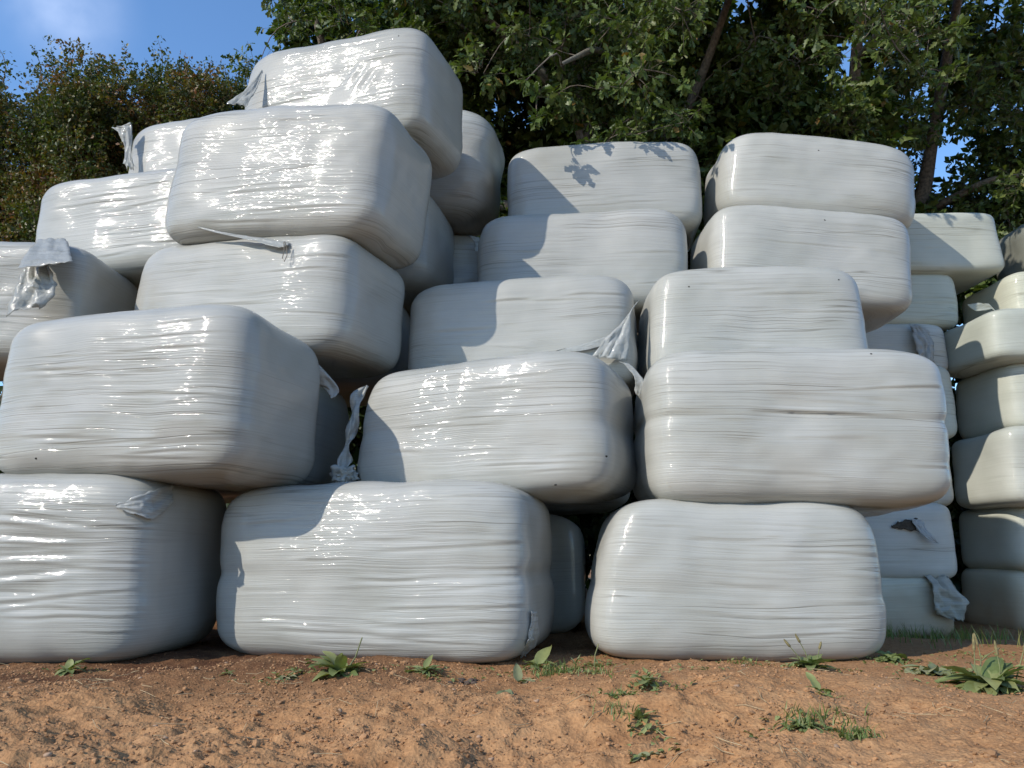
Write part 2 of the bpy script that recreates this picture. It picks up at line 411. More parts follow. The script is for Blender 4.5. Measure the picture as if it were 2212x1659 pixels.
# ------------------------------------------------------------------ bales
def box_lattice(nx, ny, nz):
    I = -np.ones((nx + 1, ny + 1, nz + 1), np.int64)
    msk = np.zeros_like(I, bool)
    msk[[0, -1]] = True; msk[:, [0, -1]] = True; msk[:, :, [0, -1]] = True
    I[msk] = np.arange(msk.sum())
    c = np.argwhere(msk) / np.array([nx, ny, nz]) * 2 - 1
    F = []
    def quad(A, flip):
        q = np.stack([A[:-1, :-1], A[1:, :-1], A[1:, 1:], A[:-1, 1:]], -1).reshape(-1, 4)
        F.append(q[:, ::-1] if flip else q)
    quad(I[:, 0, :], False); quad(I[:, -1, :], True)
    quad(I[0], True); quad(I[-1], False)
    quad(I[:, :, 0], True); quad(I[:, :, -1], False)
    return c, np.concatenate(F)

LAT = {'hi': box_lattice(66, 26, 112), 'lo': box_lattice(40, 22, 52)}

def make_bale(spec, label, group, mat=None, tint=(1, 1, 1), res='hi', waist=(), creases=12, depth=1.0, fans=(), lump=1.0, seed=0, wrinkle=1.0, taper=(0.025, 0.01)):
    _, cx, cy, cz, W, H, D, yaw, roll, n = spec
    r = np.random.default_rng(seed + 100)
    c, F = LAT[res]
    c = np.sign(c) * (np.abs(c) ** 0.93)
    s = (np.abs(c) ** n).sum(1) ** (-1 / n)
    p = c * s[:, None] * np.array([W / 2, D / 2, H / 2])
    k = np.abs(p / np.array([W / 2, D / 2, H / 2]))
    nr = np.sign(p) * k ** (n - 1) / np.array([W, D, H]) * 2
    nr /= np.linalg.norm(nr, axis=1)[:, None]
    x, y, z = p.T
    d = lump * (0.017 * fbm(x * 1.7, y * 1.7, z * 2.2, 2, seed) + 0.005 * fbm(x * 4.5, y * 4.5, z * 6, 2, seed + 5))
    endn = np.clip((np.abs(nr[:, 0]) - 0.55) * 2.4, 0, 1)
    side = 1 - np.clip(np.abs(nr[:, 2]) * 1.15 - 0.1, 0, 1)
    fr = (1 - endn) * side
    msk = sstep(fbm(x * 1.3, y * 1.3, z * 1.6, 2, seed + 9), -0.35, 0.45)
    zw = z + 0.05 * vnoise(x * 1.1, y * 1.1, z * 2, seed + 13) + 0.04 * r.uniform(-1, 1) * x
    d += 0.0012 * wrinkle * msk * (0.25 + 0.75 * fr) * side * fbm(x * 0.8, y * 0.8, zw * 17, 3, seed + 15)
    for zz, wd, dp in waist:
        zc = zz + 0.025 * vnoise(x * 1.4, y * 1.4, x * 0, seed + 21)
        env = 0.3 + 0.7 * sstep(np.abs(x) / W, 0.25, 0.5)
        d -= dp * env * side * np.exp(-((z - zc) / wd) ** 2)
    for i in range(creases):
        z0 = r.uniform(-0.40, 0.40) * H; sl = r.normal(0, 0.035); cu = r.normal(0, 0.02)
        xa = r.uniform(-0.45, 0.25) * W; xb = xa + r.uniform(0.25, 0.7) * W
        wd = r.uniform(0.006, 0.011); dp = depth * r.uniform(0.0012, 0.0042)
        env = sstep(x, xa, xa + 0.15 * W) * (1 - sstep(x, xb - 0.2 * W, xb)) * fr * (nr[:, 1] < 0)
        dz = z - (z0 + sl * x + cu * x * x / W + 0.006 * vnoise(x * 4, y * 0, x * 0 + i, seed))
        d += env * dp * (-np.exp(-(dz / wd) ** 2) + 0.8 * np.exp(-((dz - 2.0 * wd) / (1.4 * wd)) ** 2))
    for (x0, z0, x1, z1, wd, dp) in fans:
        v = np.array([x1 - x0, z1 - z0]); Ls = np.hypot(*v); v /= Ls
        a = (x - x0) * v[0] + (z - z0) * v[1]; b = (x - x0) * -v[1] + (z - z0) * v[0]
        env = sstep(a, 0, 0.35 * Ls) * (1 - sstep(a, 0.45 * Ls, Ls)) * (nr[:, 1] < 0.1)
        d += env * dp * (-np.exp(-(b / wd) ** 2) + 0.9 * np.exp(-((b - 2 * wd) / (1.3 * wd)) ** 2))
    p = p + nr * d[:, None]
    up = np.clip(p[:, 2] / H + 0.5, 0, 1) ** 1.3
    p[:, 0] -= up * np.where(p[:, 0] < 0, taper[0], taper[1]) * (p[:, 0] / (W / 2))
    me = mesh_from('wrapped_bale', p, F, mat or FILM)
    at_ = me.attributes.new('endness', 'FLOAT', 'POINT'); at_.data.foreach_set('value', endn.astype(np.float32))
    o = link('wrapped_bale', me, label=label, category='bale', group=group)
    o.location = (cx, cy, cz); o.rotation_euler = (0, R(roll), R(-yaw)); o.color = (*tint, wrinkle)
    return o

GA, GM, GR, GW, GB = 'bales of the tall leaning stack', 'bales of the middle stack', 'bales of the clean right-hand stack', 'old bales in the yellowed wall', 'bales behind the front stacks'
B = {}
fan_a5 = [(0.30 + i * 0.09, 0.20 - i * 0.05, 0.12 + i * 0.09, -0.06 - i * 0.05, 0.020, 0.007) for i in range(3)]
fan_a1 = [(0.62, 0.20 - 0.07 * i, -0.35, 0.32 - 0.14 * i, 0.014, 0.007) for i in range(4)]
BALES = [
 (('A1', -2.759, 4.831, 0.501, 1.768, 1.061, 1.1, 7, 0, 6.3), 'heavily creased white bale on the soil with a crumpled torn corner, cut by the frame', GA, dict(creases=22, depth=1.3, taper=(0, 0.02), fans=fan_a1)),
 (('A2', -2.162, 4.712, 1.474, 1.753, 1.013, 1.0, 14, 1, 6.3), 'wide glossy white bale resting on the crumpled-corner bale, rag of film at its shaded end', GA, dict(creases=20, depth=1.1, taper=(0, 0.02), waist=((-0.02, 0.10, 0.006),))),
 (('A3', -1.804, 5.5, 2.324, 1.915, 0.88, 0.97, 21, 4, 6.3), 'glossy white bale pinned under the tilted overhanging bale, third level of the tall stack', GA, dict(creases=14)),
 (('A4', -1.585, 5.357, 3.205, 1.812, 1.04, 0.97, 17, 5, 6.3), 'big tilted white bale jutting out just below the topmost bale, loose twine under it', GA, dict(creases=12, waist=((0.05, 0.14, 0.008),))),
 (('A5', -1.33, 5.887, 4.175, 1.733, 1.0, 0.95, 19, 1, 6.3), 'topmost white bale at the peak of the whole pile against the oak leaves', GA, dict(creases=16, fans=fan_a5)),
 (('M1', -0.752, 4.84, 0.474, 1.954, 1.007, 0.95, 15, 0, 6.3), 'pinched-waist white bale on the soil, a ragged bit of film behind the tall broad-leaved weed', GM, dict(creases=24, depth=1.2, waist=((-0.03, 0.05, 0.016),))),
 (('M2', -0.09, 5.053, 1.323, 1.740, 0.871, 1.0, 21, 0, 6.3), 'plump white bale second up in the middle stack with a hanging film strip beside it', GM, dict(creases=12, wrinkle=0.75, taper=(0.11, 0.03), waist=((-0.02, 0.06, 0.012),))),
 (('M3', 0.103, 5.827, 2.138, 1.730, 0.88, 1.0, 11, 0, 6.3), 'white bale half in shadow with a crumpled white tail across its lower corner', GM, dict(creases=14, wrinkle=0.8)),
 (('M4', 0.617, 6.455, 2.974, 1.789, 0.88, 1.0, 8, 2, 6.3), 'white bale with a jagged double shadow, between tailed bale and leaf-shadowed bale', GM, dict(creases=8, depth=0.9, wrinkle=0.7)),
 (('M5', 0.86, 6.844, 3.826, 1.795, 0.9, 1.0, 5, -1, 6.3), 'top white bale of the middle stack with oak leaf shadows along its upper edge', GM, dict(creases=8, depth=0.9, wrinkle=0.7)),
 (('R1', 1.27, 4.814, 0.424, 1.686, 0.895, 1.0, 2, 1, 6.3), 'clean white bale on the soil with horizontal ridges, plantain growing at its foot', GR, dict(creases=20, depth=0.7, wrinkle=0.75, taper=(0.17, 0.07), waist=((-0.05, 0.05, 0.009),))),
 (('R2', 1.68, 4.834, 1.289, 1.761, 0.95, 1.1, 2, 1, 6.3), 'widest white bale with one long dark crease, resting on the clean ground bale', GR, dict(creases=14, depth=0.9, wrinkle=0.8, waist=((0.04, 0.035, 0.014), (-0.22, 0.06, 0.007)), fans=((-0.35, 0.058, 0.60, 0.028, 0.009, 0.011),))),
 (('R3', 1.753, 5.618, 2.15, 1.591, 0.88, 1.0, 2, 0, 6.3), 'smaller white bale sitting on the widest bale, one dark speck near its upper corner', GR, dict(creases=16, depth=0.8, wrinkle=0.8, taper=(0.08, 0.05))),
 (('R4', 2.503, 6.441, 2.993, 1.735, 0.9, 1.0, -2, 4, 6.3), 'smooth white bale overhanging sideways, second from the top of the clean stack', GR, dict(creases=8, depth=0.8, wrinkle=0.6)),
 (('R5', 2.771, 6.737, 3.861, 1.810, 0.9, 1.0, -2, 5, 4.6), 'top white bale of the clean stack, rounded and sloping, under the dark oak', GR, dict(creases=8, depth=0.8, wrinkle=0.6)),
 (('B3', -3.999, 5.766, 2.39, 1.818, 0.95, 1.0, 0, 2, 6.3), 'white bale with a gaping torn pocket of film at its shaded end', GA, dict(res='hi', creases=6)),
 (('B4', -3.172, 6.368, 3.255, 1.768, 0.95, 1.0, 13, 0, 6.3), 'glossy white bale directly above the one with the gaping pocket', GA, dict(creases=16)),
 (('B5', -2.75, 6.897, 4.137, 1.718, 0.92, 1.0, 14, -1, 6.3), 'dull white bale with a ragged frill on its end, against the reddish hawthorn', GA, dict(creases=10)),
 (('A2c', -2.115, 5.885, 1.425, 1.6, 0.95, 1.0, 5, 0, 5.5), 'blue-shaded bale end peeping out behind the wide glossy bale', GB, dict(res='lo', creases=2)),
 (('M1b', -0.289, 6.164, 0.419, 1.7, 0.899, 1.0, 8, 0, 5.5), 'dark shaded bale end on the ground behind the pinched-waist bale', GB, dict(res='lo', creases=2)),
 (('A3d', -1.78, 6.764, 2.375, 1.7, 0.95, 1.0, 8, 0, 5.5), 'thin sliver of shaded bale between the pinned bale and the half-shadowed bale', GB, dict(res='lo', creases=2)),
 (('A4b', -1.436, 6.801, 3.3, 1.7, 1.0, 1.0, 12, 0, 5.5), 'blue-grey bale end wedged behind the tilted overhanging bale', GB, dict(res='lo', creases=2)),
 (('A5b', -1.02, 7.172, 4.323, 1.8, 1.15, 1.0, 12, 6, 4.5), 'big slumped bale bulging out behind the topmost bale, a sunlit patch on it', GB, dict(res='lo', creases=2, lump=1.6)),
 (('M4b', -0.876, 7.574, 3.225, 1.3, 0.95, 1.0, 0, 0, 5.5), 'small dark bale end with an upright film tab deep in the gap', GB, dict(res='lo', creases=4)),
 (('M2b', 0.25, 6.62, 1.35, 1.5, 0.9, 1.0, 2, 0, 5.5), 'unseen bale added deep behind the plump second bale to keep the gap dark', GB, dict(res='lo', creases=2)),  # added back-row bale, stops light leaking through the gap
 (('R1b', 1.72, 6.3, 0.42, 1.5, 0.9, 1.0, 0, 0, 5.5), 'unseen bale added behind the clean ground bale to keep the gap dark', GB, dict(res='lo', creases=2)),  # added back-row bale, so the slit between the stacks stays dark
]
OLD = [
 (('W1', 5.104, 7.433, 0.156, 1.472, 0.617, 0.95, -3, 0, 7.0), 'mud-splashed old bale on the ground at the frame edge', FILM_DIRTY, (0.95, 0.92, 0.82)),
 (('W2', 5.121, 7.385, 0.715, 1.472, 0.616, 0.95, -3, 0, 7.0), 'old bale with a scuffed shiny mark, standing on the mud-splashed bale', FILM_OLD, (0.97, 0.98, 0.92)),
 (('W3', 5.006, 7.148, 1.33, 1.472, 0.709, 0.95, -3, 0, 8.0), 'old bale with a curved shadow, third from the ground at the frame edge', FILM_OLD, (1.0, 1.0, 0.96)),
 (('W4', 5.202, 7.29, 1.985, 1.472, 0.697, 0.95, -3, 0, 7.0), 'yellowish old bale with a straight upright shadow edge, fourth from the ground', FILM_OLD, (1.0, 1.0, 0.93)),
 (('W5', 5.021, 7.148, 2.518, 1.472, 0.494, 0.95, -3, 0, 8.0), 'flat greyish old bale jutting out under the cream bale with the torn seam', FILM_OLD, (0.97, 0.99, 0.93)),
 (('W6', 5.57, 7.575, 3.005, 1.472, 0.604, 0.95, -3, 0, 7.0), 'cream yellow old bale with a small torn seam at its corner', FILM_OLD, (1.06, 1.05, 0.92)),
 (('W7', 5.98, 7.75, 3.70, 1.425, 0.78, 0.95, -3, -6, 3.6), 'dark grey crumpled bale at the top of the wall by the frame edge', FILM_OLD, (0.42, 0.42, 0.39)),
 (('V1', 3.194, 7.334, 0.123, 1.282, 0.551, 0.95, -3, 0, 8.0), 'greenish old bale on the grass with a large crumpled flap hanging from its end', FILM_DIRTY, (0.98, 0.99, 0.93)),
 (('V2', 3.282, 7.334, 0.686, 1.282, 0.685, 0.95, -3, 0, 8.0), 'blue-grey old bale with a torn hole and a pointed tongue of film', FILM_OLD, (0.97, 0.98, 1.0)),
 (('V3', 3.41, 7.476, 1.317, 1.282, 0.672, 0.95, -3, 0, 8.0), 'old bale almost hidden behind the widest bale, above the one with the torn hole', FILM_OLD, (0.95, 0.97, 0.95)),
 (('V4', 3.514, 7.476, 1.965, 1.282, 0.72, 0.95, -3, 0, 8.0), 'narrow visible edge of a smooth grey old bale below the frilled one', FILM_OLD, (0.93, 0.97, 0.95)),
 (('V5', 3.61, 7.647, 2.531, 1.282, 0.532, 0.95, -3, 0, 7.0), 'shaded blue-grey old bale with a crumpled frill of film at its end', FILM_OLD, (0.96, 0.97, 0.99)),
 (('V6', 3.778, 7.667, 3.028, 1.282, 0.581, 0.95, -3, 0, 8.0), 'old bale with dappled light, beneath the topmost slab of the wall', FILM_OLD, (0.96, 0.98, 0.9)),
 (('V7', 4.262, 7.62, 3.611, 1.282, 0.655, 0.95, -3, -2, 9.0), 'squared old bale like a slab on top of the wall, dappled with leaf light', FILM_OLD, (0.95, 0.96, 0.90)),
]
for i, (sp, lab, grp, kw) in enumerate(BALES):
    B[sp[0]] = make_bale(sp, lab, grp, seed=i * 31 + 5, tint={GA: (0.93, 0.925, 0.92), GR: (1.08, 1.075, 1.06)}.get(grp, (1, 1, 1)), **kw)
for i, (sp, lab, mat, tint) in enumerate(OLD):
    B[sp[0]] = make_bale(sp, lab, GW, mat=mat, tint=tint, res='lo', creases=4, seed=i * 17 + 900, lump=1.7 if sp[0] == 'W7' else 0.8)

# ------------------------------------------------------------------ torn film on the bales
def loft(st, nu=22, nv=13):
    """smooth sheet through stations ((left),(right))"""
    st = np.array(st, float)                          # k,2,3
    k = len(st); tt = np.linspace(0, k - 1, nu)
    i = np.clip(tt.astype(int), 0, k - 2); f = (tt - i)[:, None, None]
    P0 = st[np.maximum(i - 1, 0)]; P1 = st[i]; P2 = st[i + 1]; P3 = st[np.minimum(i + 2, k - 1)]
    C = 0.5 * (2 * P1 + (P2 - P0) * f + (2 * P0 - 5 * P1 + 4 * P2 - P3) * f ** 2 + (3 * P1 - P0 - 3 * P2 + P3) * f ** 3)
    v = np.linspace(0, 1, nv)[None, :, None]
    return C[:, 0:1] * (1 - v) + C[:, 1:2] * v

def film_sheet(name, bale, st, amp=0.02, jag=0.02, seed=0, nu=24, nv=15, fold=7.0, mat=None):
    P = loft(st, nu, nv)
    du = np.gradient(P, axis=0); dv = np.gradient(P, axis=1)
    nrm = np.cross(du, dv); nrm /= np.linalg.norm(nrm, axis=2)[..., None] + 1e-9
    if nrm[..., 1].mean() > 0: nrm = -nrm
    wid = np.linalg.norm(P[:, -1] - P[:, 0], axis=1)
    fold = float(np.clip(wid.max() / 0.032, 2.0, 8.0)); amp_u = (amp * np.clip(wid / 0.22, 0.15, 1.0))[:, None]
    U, V = np.meshgrid(np.linspace(0, 1, nu), np.linspace(0, 1, nv), indexing='ij')
    o = np.zeros_like(U) + seed
    h = 1.3 * (0.5 - np.abs(fbm(U * 2.2, V * fold * 0.6, o, 2, seed))) + 0.8 * (0.4 - np.abs(vnoise(U * 6, V * fold, o, seed + 3))) + 0.3 * vnoise(U * 14, V * 12, o, seed + 7)
    edge = 0.35 + 0.65 * np.sin(np.pi * np.clip(V, 0.02, 0.98)) ** 0.5
    P = P + nrm * (amp_u * h * edge)[..., None]
    # jagged torn rim along the free end and both edges
    j = jag * vnoise(V * 9, o, o, seed + 11) * (U > 0.93)
    P = P + (du / (np.linalg.norm(du, axis=2)[..., None] + 1e-9)) * j[..., None]
    je = jag * 0.7 * vnoise(U * 11, o, o + 2, seed + 13) * ((V < 0.01) | (V > 0.99))
    P = P + (dv / (np.linalg.norm(dv, axis=2)[..., None] + 1e-9)) * je[..., None]
    mb = MB(); mb.grid(P)
    me = mb.mesh(name, mat or FILM_LOOSE)
    o = link(name, me, B[bale], keep_world=True)
    o.color = (1.05, 1.0, 0.92, 1.0) if bale == 'V1' else B[bale].color
    md = o.modifiers.new('thickness', 'SOLIDIFY'); md.thickness = 0.0025
    return o

SHEETS = [
 ('film_flap', 'A5', [((-2.048, 5.6, 4.44), (-2.039, 5.6, 4.419)), ((-2.113, 5.54, 4.259), (-2.054, 5.54, 4.218)), ((-2.183, 5.5, 4.142), (-2.085, 5.5, 4.109)), ((-2.268, 5.48, 4.05), (-2.095, 5.48, 4.034))], 0.02, 0.012),
 ('film_frill', 'B5', [((-3.73, 6.5, 4.456), (-3.649, 6.5, 4.471)), ((-3.657, 6.5, 4.385), (-3.557, 6.5, 4.499)), ((-3.614, 6.5, 4.313), (-3.536, 6.5, 4.385)), ((-3.584, 6.5, 4.195), (-3.527, 6.5, 4.219)), ((-3.568, 6.5, 4.045), (-3.474, 6.5, 4.045))], 0.035, 0.03),
 ('film_hood', 'B3', [((-3.486, 5.3, 2.823), (-3.279, 5.3, 2.827)), ((-3.433, 5.12, 2.644), (-3.131, 5.12, 2.665)), ((-3.386, 4.98, 2.472), (-3.015, 4.98, 2.523))], 0.012, 0.008),
 ('film_drape', 'B3', [((-3.465, 5.2, 2.716), (-3.347, 5.2, 2.627)), ((-3.441, 5.1, 2.484), (-3.206, 5.1, 2.45)), ((-3.454, 5.08, 2.324), (-3.163, 5.08, 2.33)), ((-3.469, 5.05, 2.163), (-3.242, 5.05, 2.216))], 0.035, 0.02),
 ('film_flap', 'A4', [((-2.209, 5.050, 2.813), (-2.205, 5.050, 2.803)), ((-1.970, 5.000, 2.743), (-1.978, 4.980, 2.722)), ((-1.750, 4.930, 2.687), (-1.768, 4.900, 2.647)), ((-1.560, 4.880, 2.637), (-1.585, 4.840, 2.577)), ((-1.495, 4.860, 2.608), (-1.530, 4.820, 2.565))], 0.02, 0.01),
 ('film_rag', 'A2', [((-1.416, 4.85, 1.903), (-1.383, 4.85, 1.894)), ((-1.375, 4.85, 1.773), (-1.309, 4.85, 1.816)), ((-1.319, 4.9, 1.661), (-1.246, 4.9, 1.766)), ((-1.285, 4.95, 1.653), (-1.138, 4.95, 1.635)), ((-1.229, 4.95, 1.628), (-1.164, 4.95, 1.542))], 0.025, 0.03),
 ('film_strip', 'M2', [((-1.00, 5.02, 1.650), (-0.95, 5.00, 1.655)), ((-1.065, 4.97, 1.575), (-0.975, 5.0, 1.59)), ((-1.055, 5.0, 1.47), (-1.00, 4.95, 1.48)), ((-1.075, 4.92, 1.36), (-1.01, 4.97, 1.35)), ((-1.085, 4.96, 1.235), (-1.045, 4.90, 1.24)), ((-1.12, 4.90, 1.14), (-1.03, 4.93, 1.15)), ((-1.10, 4.90, 1.09), (-1.04, 4.89, 1.10))], 0.07, 0.02),
 ('film_tail', 'M3', [((0.90, 5.26, 2.33), (0.912, 5.27, 2.345)), ((0.789, 5.18, 2.163), (0.832, 5.18, 2.21)), ((0.671, 5.14, 2.049), (0.822, 5.15, 2.043)), ((0.546, 5.15, 1.889), (0.796, 5.15, 1.879))], 0.03, 0.015),
 ('film_fold', 'M3', [((0.306, 5.235, 1.962), (0.309, 5.235, 1.951)), ((0.493, 5.20, 1.997), (0.486, 5.20, 1.95)), ((0.662, 5.18, 2.048), (0.667, 5.18, 1.991))], 0.015, 0.004),
 ('film_tab', 'M2', [((0.697, 4.75, 1.753), (0.744, 4.75, 1.741)), ((0.745, 4.75, 1.699), (0.801, 4.75, 1.681)), ((0.773, 4.75, 1.645), (0.838, 4.75, 1.591)), ((0.786, 4.78, 1.555), (0.824, 4.78, 1.54))], 0.025, 0.03),
 ('film_crumple', 'A1', [((-2.143, 4.20, 0.822), (-2.131, 4.20, 0.804)), ((-2.041, 4.22, 0.864), (-2.004, 4.22, 0.76)), ((-1.976, 4.30, 0.913), (-1.956, 4.28, 0.752)), ((-1.973, 4.50, 0.962), (-1.923, 4.42, 0.849))], 0.022, 0.012),
 ('film_rag', 'M1', [((0.107, 4.27, 0.263), (0.137, 4.34, 0.257)), ((0.094, 4.27, 0.175), (0.149, 4.40, 0.154)), ((0.079, 4.28, 0.106), (0.13, 4.42, 0.08)), ((0.042, 4.40, 0.017), (0.068, 4.42, 0.015))], 0.02, 0.015),
 ('film_frill', 'V5', [((3.829, 7.125, 2.735), (3.923, 7.125, 2.726)), ((3.847, 7.096, 2.593), (4.019, 7.096, 2.583)), ((3.857, 7.077, 2.459), (4.019, 7.077, 2.479)), ((3.857, 7.077, 2.355), (4.009, 7.077, 2.326))], 0.05, 0.03),
 ('film_tongue', 'V2', [((3.480, 6.821, 0.871), (3.595, 6.821, 0.851)), ((3.515, 6.811, 0.788), (3.599, 6.811, 0.779)), ((3.585, 6.793, 0.700), (3.649, 6.793, 0.712)), ((3.670, 6.793, 0.656), (3.683, 6.793, 0.661))], 0.02, 0.01),
 ('film_flap', 'V1', [((3.585, 6.887, 0.386), (3.800, 6.887, 0.383)), ((3.586, 6.811, 0.272), (3.819, 6.840, 0.263)), ((3.581, 6.793, 0.165), (3.885, 6.821, 0.173)), ((3.592, 6.793, 0.085), (3.857, 6.821, 0.106)), ((3.690, 6.811, 0.039), (3.838, 6.821, -0.004))], 0.04, 0.03),
 ('film_tear', 'W6', [((4.370, 7.049, 2.906), (4.375, 7.049, 2.887)), ((4.446, 7.030, 2.911), (4.446, 7.030, 2.830)), ((4.550, 7.030, 2.911), (4.569, 7.030, 2.858)), ((4.627, 7.039, 2.840), (4.636, 7.039, 2.821))], 0.02, 0.012),
 ('film_tab', 'M4b', [((-0.408, 6.9, 3.552), (-0.31, 6.9, 3.528)), ((-0.359, 6.9, 3.471), (-0.305, 6.9, 3.457)), ((-0.353, 6.9, 3.396), (-0.322, 6.9, 3.386))], 0.015, 0.01),
]
for i, (nm, b, st, amp, jag) in enumerate(SHEETS):
    film_sheet(nm, b, st, amp, jag, seed=i * 7 + 3)
# torn dark hole behind the tongue
film_sheet('torn_hole', 'V2', [((3.311, 6.835, 0.807), (3.314, 6.835, 0.795)), ((3.396, 6.830, 0.847), (3.381, 6.830, 0.784)), ((3.538, 6.830, 0.871), (3.525, 6.830, 0.764))], 0.008, 0.02, seed=77, mat=SILAGE_DARK)
# crumpled knot of film at the end of the hanging strip
import bmesh
bm = bmesh.new(); bmesh.ops.create_icosphere(bm, subdivisions=4, radius=1.0)
v = np.array([q.co[:] for q in bm.verts]); f = np.array([[q.index for q in fc.verts] for fc in bm.faces]); bm.free()
kn = 0.75 + 0.55 * np.abs(fbm(v[:, 0] * 1.6, v[:, 1] * 1.6, v[:, 2] * 1.6, 2, 301)) - 0.5 * np.abs(vnoise(v[:, 0] * 3.7, v[:, 1] * 3.7, v[:, 2] * 3.7, 305)) + 0.14 * vnoise(v[:, 0] * 8, v[:, 1] * 8, v[:, 2] * 8, 309)
v = v * kn[:, None] * np.array([0.095, 0.06, 0.062]) + np.array([-1.07, 4.90, 1.058])
o = link('film_knot', mesh_from('film_knot', v, f, FILM_LOOSE), B['M2'], keep_world=True); o.color = (1, 1, 1, 1)
# loose twine loop under the tilted bale
mb = MB(); mb.tube([(-1.516, 4.810, 2.600), (-1.501, 4.810, 2.556), (-1.491, 4.800, 2.496), (-1.507, 4.800, 2.453), (-1.521, 4.800, 2.479), (-1.515, 4.810, 2.539), (-1.522, 4.810, 2.596)], [0.003] * 7, 5)
link('twine', mb.mesh('twine', TWINE), B['A4'], keep_world=True)

SPECKS = {'A5': [(-0.908, 5.416, 4.617)], 'R5': [(2.747, 6.286, 4.102)], 'R4': [(2.588, 5.926, 3.264)], 'R3': [(1.245, 5.146, 2.402), (2.292, 5.116, 2.442)],
          'R2': [(2.084, 4.326, 1.696)], 'M2': [(0.545, 4.436, 1.114), (0.252, 4.486, 0.954)], 'A2': [(-2.685, 4.336, 1.088)]}
bpy.context.view_layer.update()
for b, pts in SPECKS.items():
    for q in pts:
        o = B[b]; inv = o.matrix_world.inverted()
        c0 = Vector((0, 0, 0.55)); dirn = (Vector(q) - c0).normalized()
        ok, loc, nrm, _ = o.ray_cast(inv @ c0, (inv.to_3x3() @ dirn).normalized())
        if not ok: continue
        a = np.arange(7) / 7 * 2 * np.pi
        rr = np.array([random.uniform(0.006, 0.011) for _ in a])
        tq = nrm.to_track_quat('Z', 'Y').to_matrix()
        v = [loc + tq @ Vector((math.cos(x) * r_, math.sin(x) * r_ * .7, 0.0005)) for x, r_ in zip(a, rr)] + [loc + nrm * 0.004]
        me = mesh_from('speck', [tuple(x) for x in v], np.array([(i, (i + 1) % 7, 7) for i in range(7)]), SPECK)
        link('speck', me, o)

# ------------------------------------------------------------------ trees
def oak_template(lobes):
    if lobes:
        prof = [(0.0, 0.012), (0.2, 0.13), (0.29, 0.07), (0.5, 0.25), (0.58, 0.13), (0.78, 0.27), (1.0, 0.03)]
    else:
        prof = [(0.0, 0.02), (0.55, 0.27), (1.0, 0.02)]
    v, q = [], []
    for i, (yy, w) in enumerate(prof):
        dz = -0.12 * yy * yy
        v += [(-w, yy - 0.05 * (w > 0.2), dz + 0.35 * w), (0, yy, dz), (w, yy - 0.05 * (w > 0.2), dz + 0.35 * w)]
    for i in range(len(prof) - 1):
        a = i * 3
        q += [(a, a + 1, a + 4, a + 3), (a + 1, a + 2, a + 5, a + 4)]
    return np.array(v), np.array(q)
OAK_T, OAK_Q = oak_template(True)
FAR_T = np.array([(0, 0, 0), (-0.30, 0.5, 0.12), (0, 1.0, -0.08), (0.30, 0.55, 0.12)])
FAR_TRI = np.array([(0, 2, 1), (0, 3, 2)])
HAW_T = np.array([(0, 0, 0), (-0.32, 0.5, 0.10), (0, 1.0, -0.05), (0.32, 0.5, 0.10), (0, .5, 0)])
HAW_TRI = np.array([(0, 4, 1), (1, 4, 2), (0, 3, 4), (4, 3, 2)])

def unit(v): return v / (np.linalg.norm(v, axis=-1, keepdims=True) + 1e-9)

def clusters_leaves(cl, twigs, per, size, r, droop=0.25, spread=0.06):
    """leaf positions in rosettes at twig tips; returns pos, axis, normal, size, twig lines"""
    pos, ax, nr, sz, tw = [], [], [], [], []
    for (cx, cy, cz, rad) in cl:
        k = max(3, int(twigs * (rad / 0.4) ** 2))
        d = unit(r.normal(size=(k, 3)) * np.array([1, 1, 0.75])); rr = rad * r.uniform(0.25, 1.0, (k, 1)) ** 0.6
        c = np.array([cx, cy, cz]); tip = c + d * rr
        for i in range(k):
            tw.append((c + d[i] * rr[i] * 0.25 + r.normal(0, 0.02, 3), tip[i]))
        td = unit(d + np.array([0, 0, -droop]))
        m_ = per
        a = unit(np.repeat(td, m_, 0) * 0.55 + r.normal(size=(k * m_, 3)) * 0.8 + np.array([0, 0, -droop]))
        p = np.repeat(tip, m_, 0) - np.repeat(td, m_, 0) * r.uniform(0, spread * 1.6, (k * m_, 1)) + a * spread * 0.2
        pos.append(p); ax.append(a)
        nr.append(unit(r.normal(size=(k * m_, 3)) * 0.6 + np.array([-0.25, -0.35, 0.75])))
        sz.append(size * r.uniform(0.65, 1.25, k * m_))
    return np.concatenate(pos), np.concatenate(ax), np.concatenate(nr), np.concatenate(sz), tw

def curve_pts(p0, p1, bend, k=5):
    p0, p1 = np.array(p0, float), np.array(p1, float)
    t_ = np.linspace(0, 1, k)[:, None]
    return p0 + (p1 - p0) * t_ + np.sin(np.pi * t_) * np.array(bend)

def limb(name, parent, pts, r0, r1, mat, sides=9, seed=0, kids=0):
    pts = np.array(pts, float)
    tt = np.linspace(0, len(pts) - 1, len(pts) * 5)
    P = np.stack([np.interp(tt, np.arange(len(pts)), pts[:, i]) for i in range(3)], 1)
    for _ in range(2): P[1:-1] = (P[:-2] + 2 * P[1:-1] + P[2:]) / 4
    rr = np.linspace(r0, r1, len(P)) * (1 + 0.12 * vnoise(tt * 1.7, tt * 0, tt * 0 + seed, seed))
    P += 0.35 * rr[:, None] * np.stack([vnoise(tt * 1.3, tt * 0 + i, tt * 0, seed + i) for i in range(3)], 1)
    mb = MB(); mb.tube(P, rr, sides)
    link(name, mb.mesh(name, mat), parent)
    return P

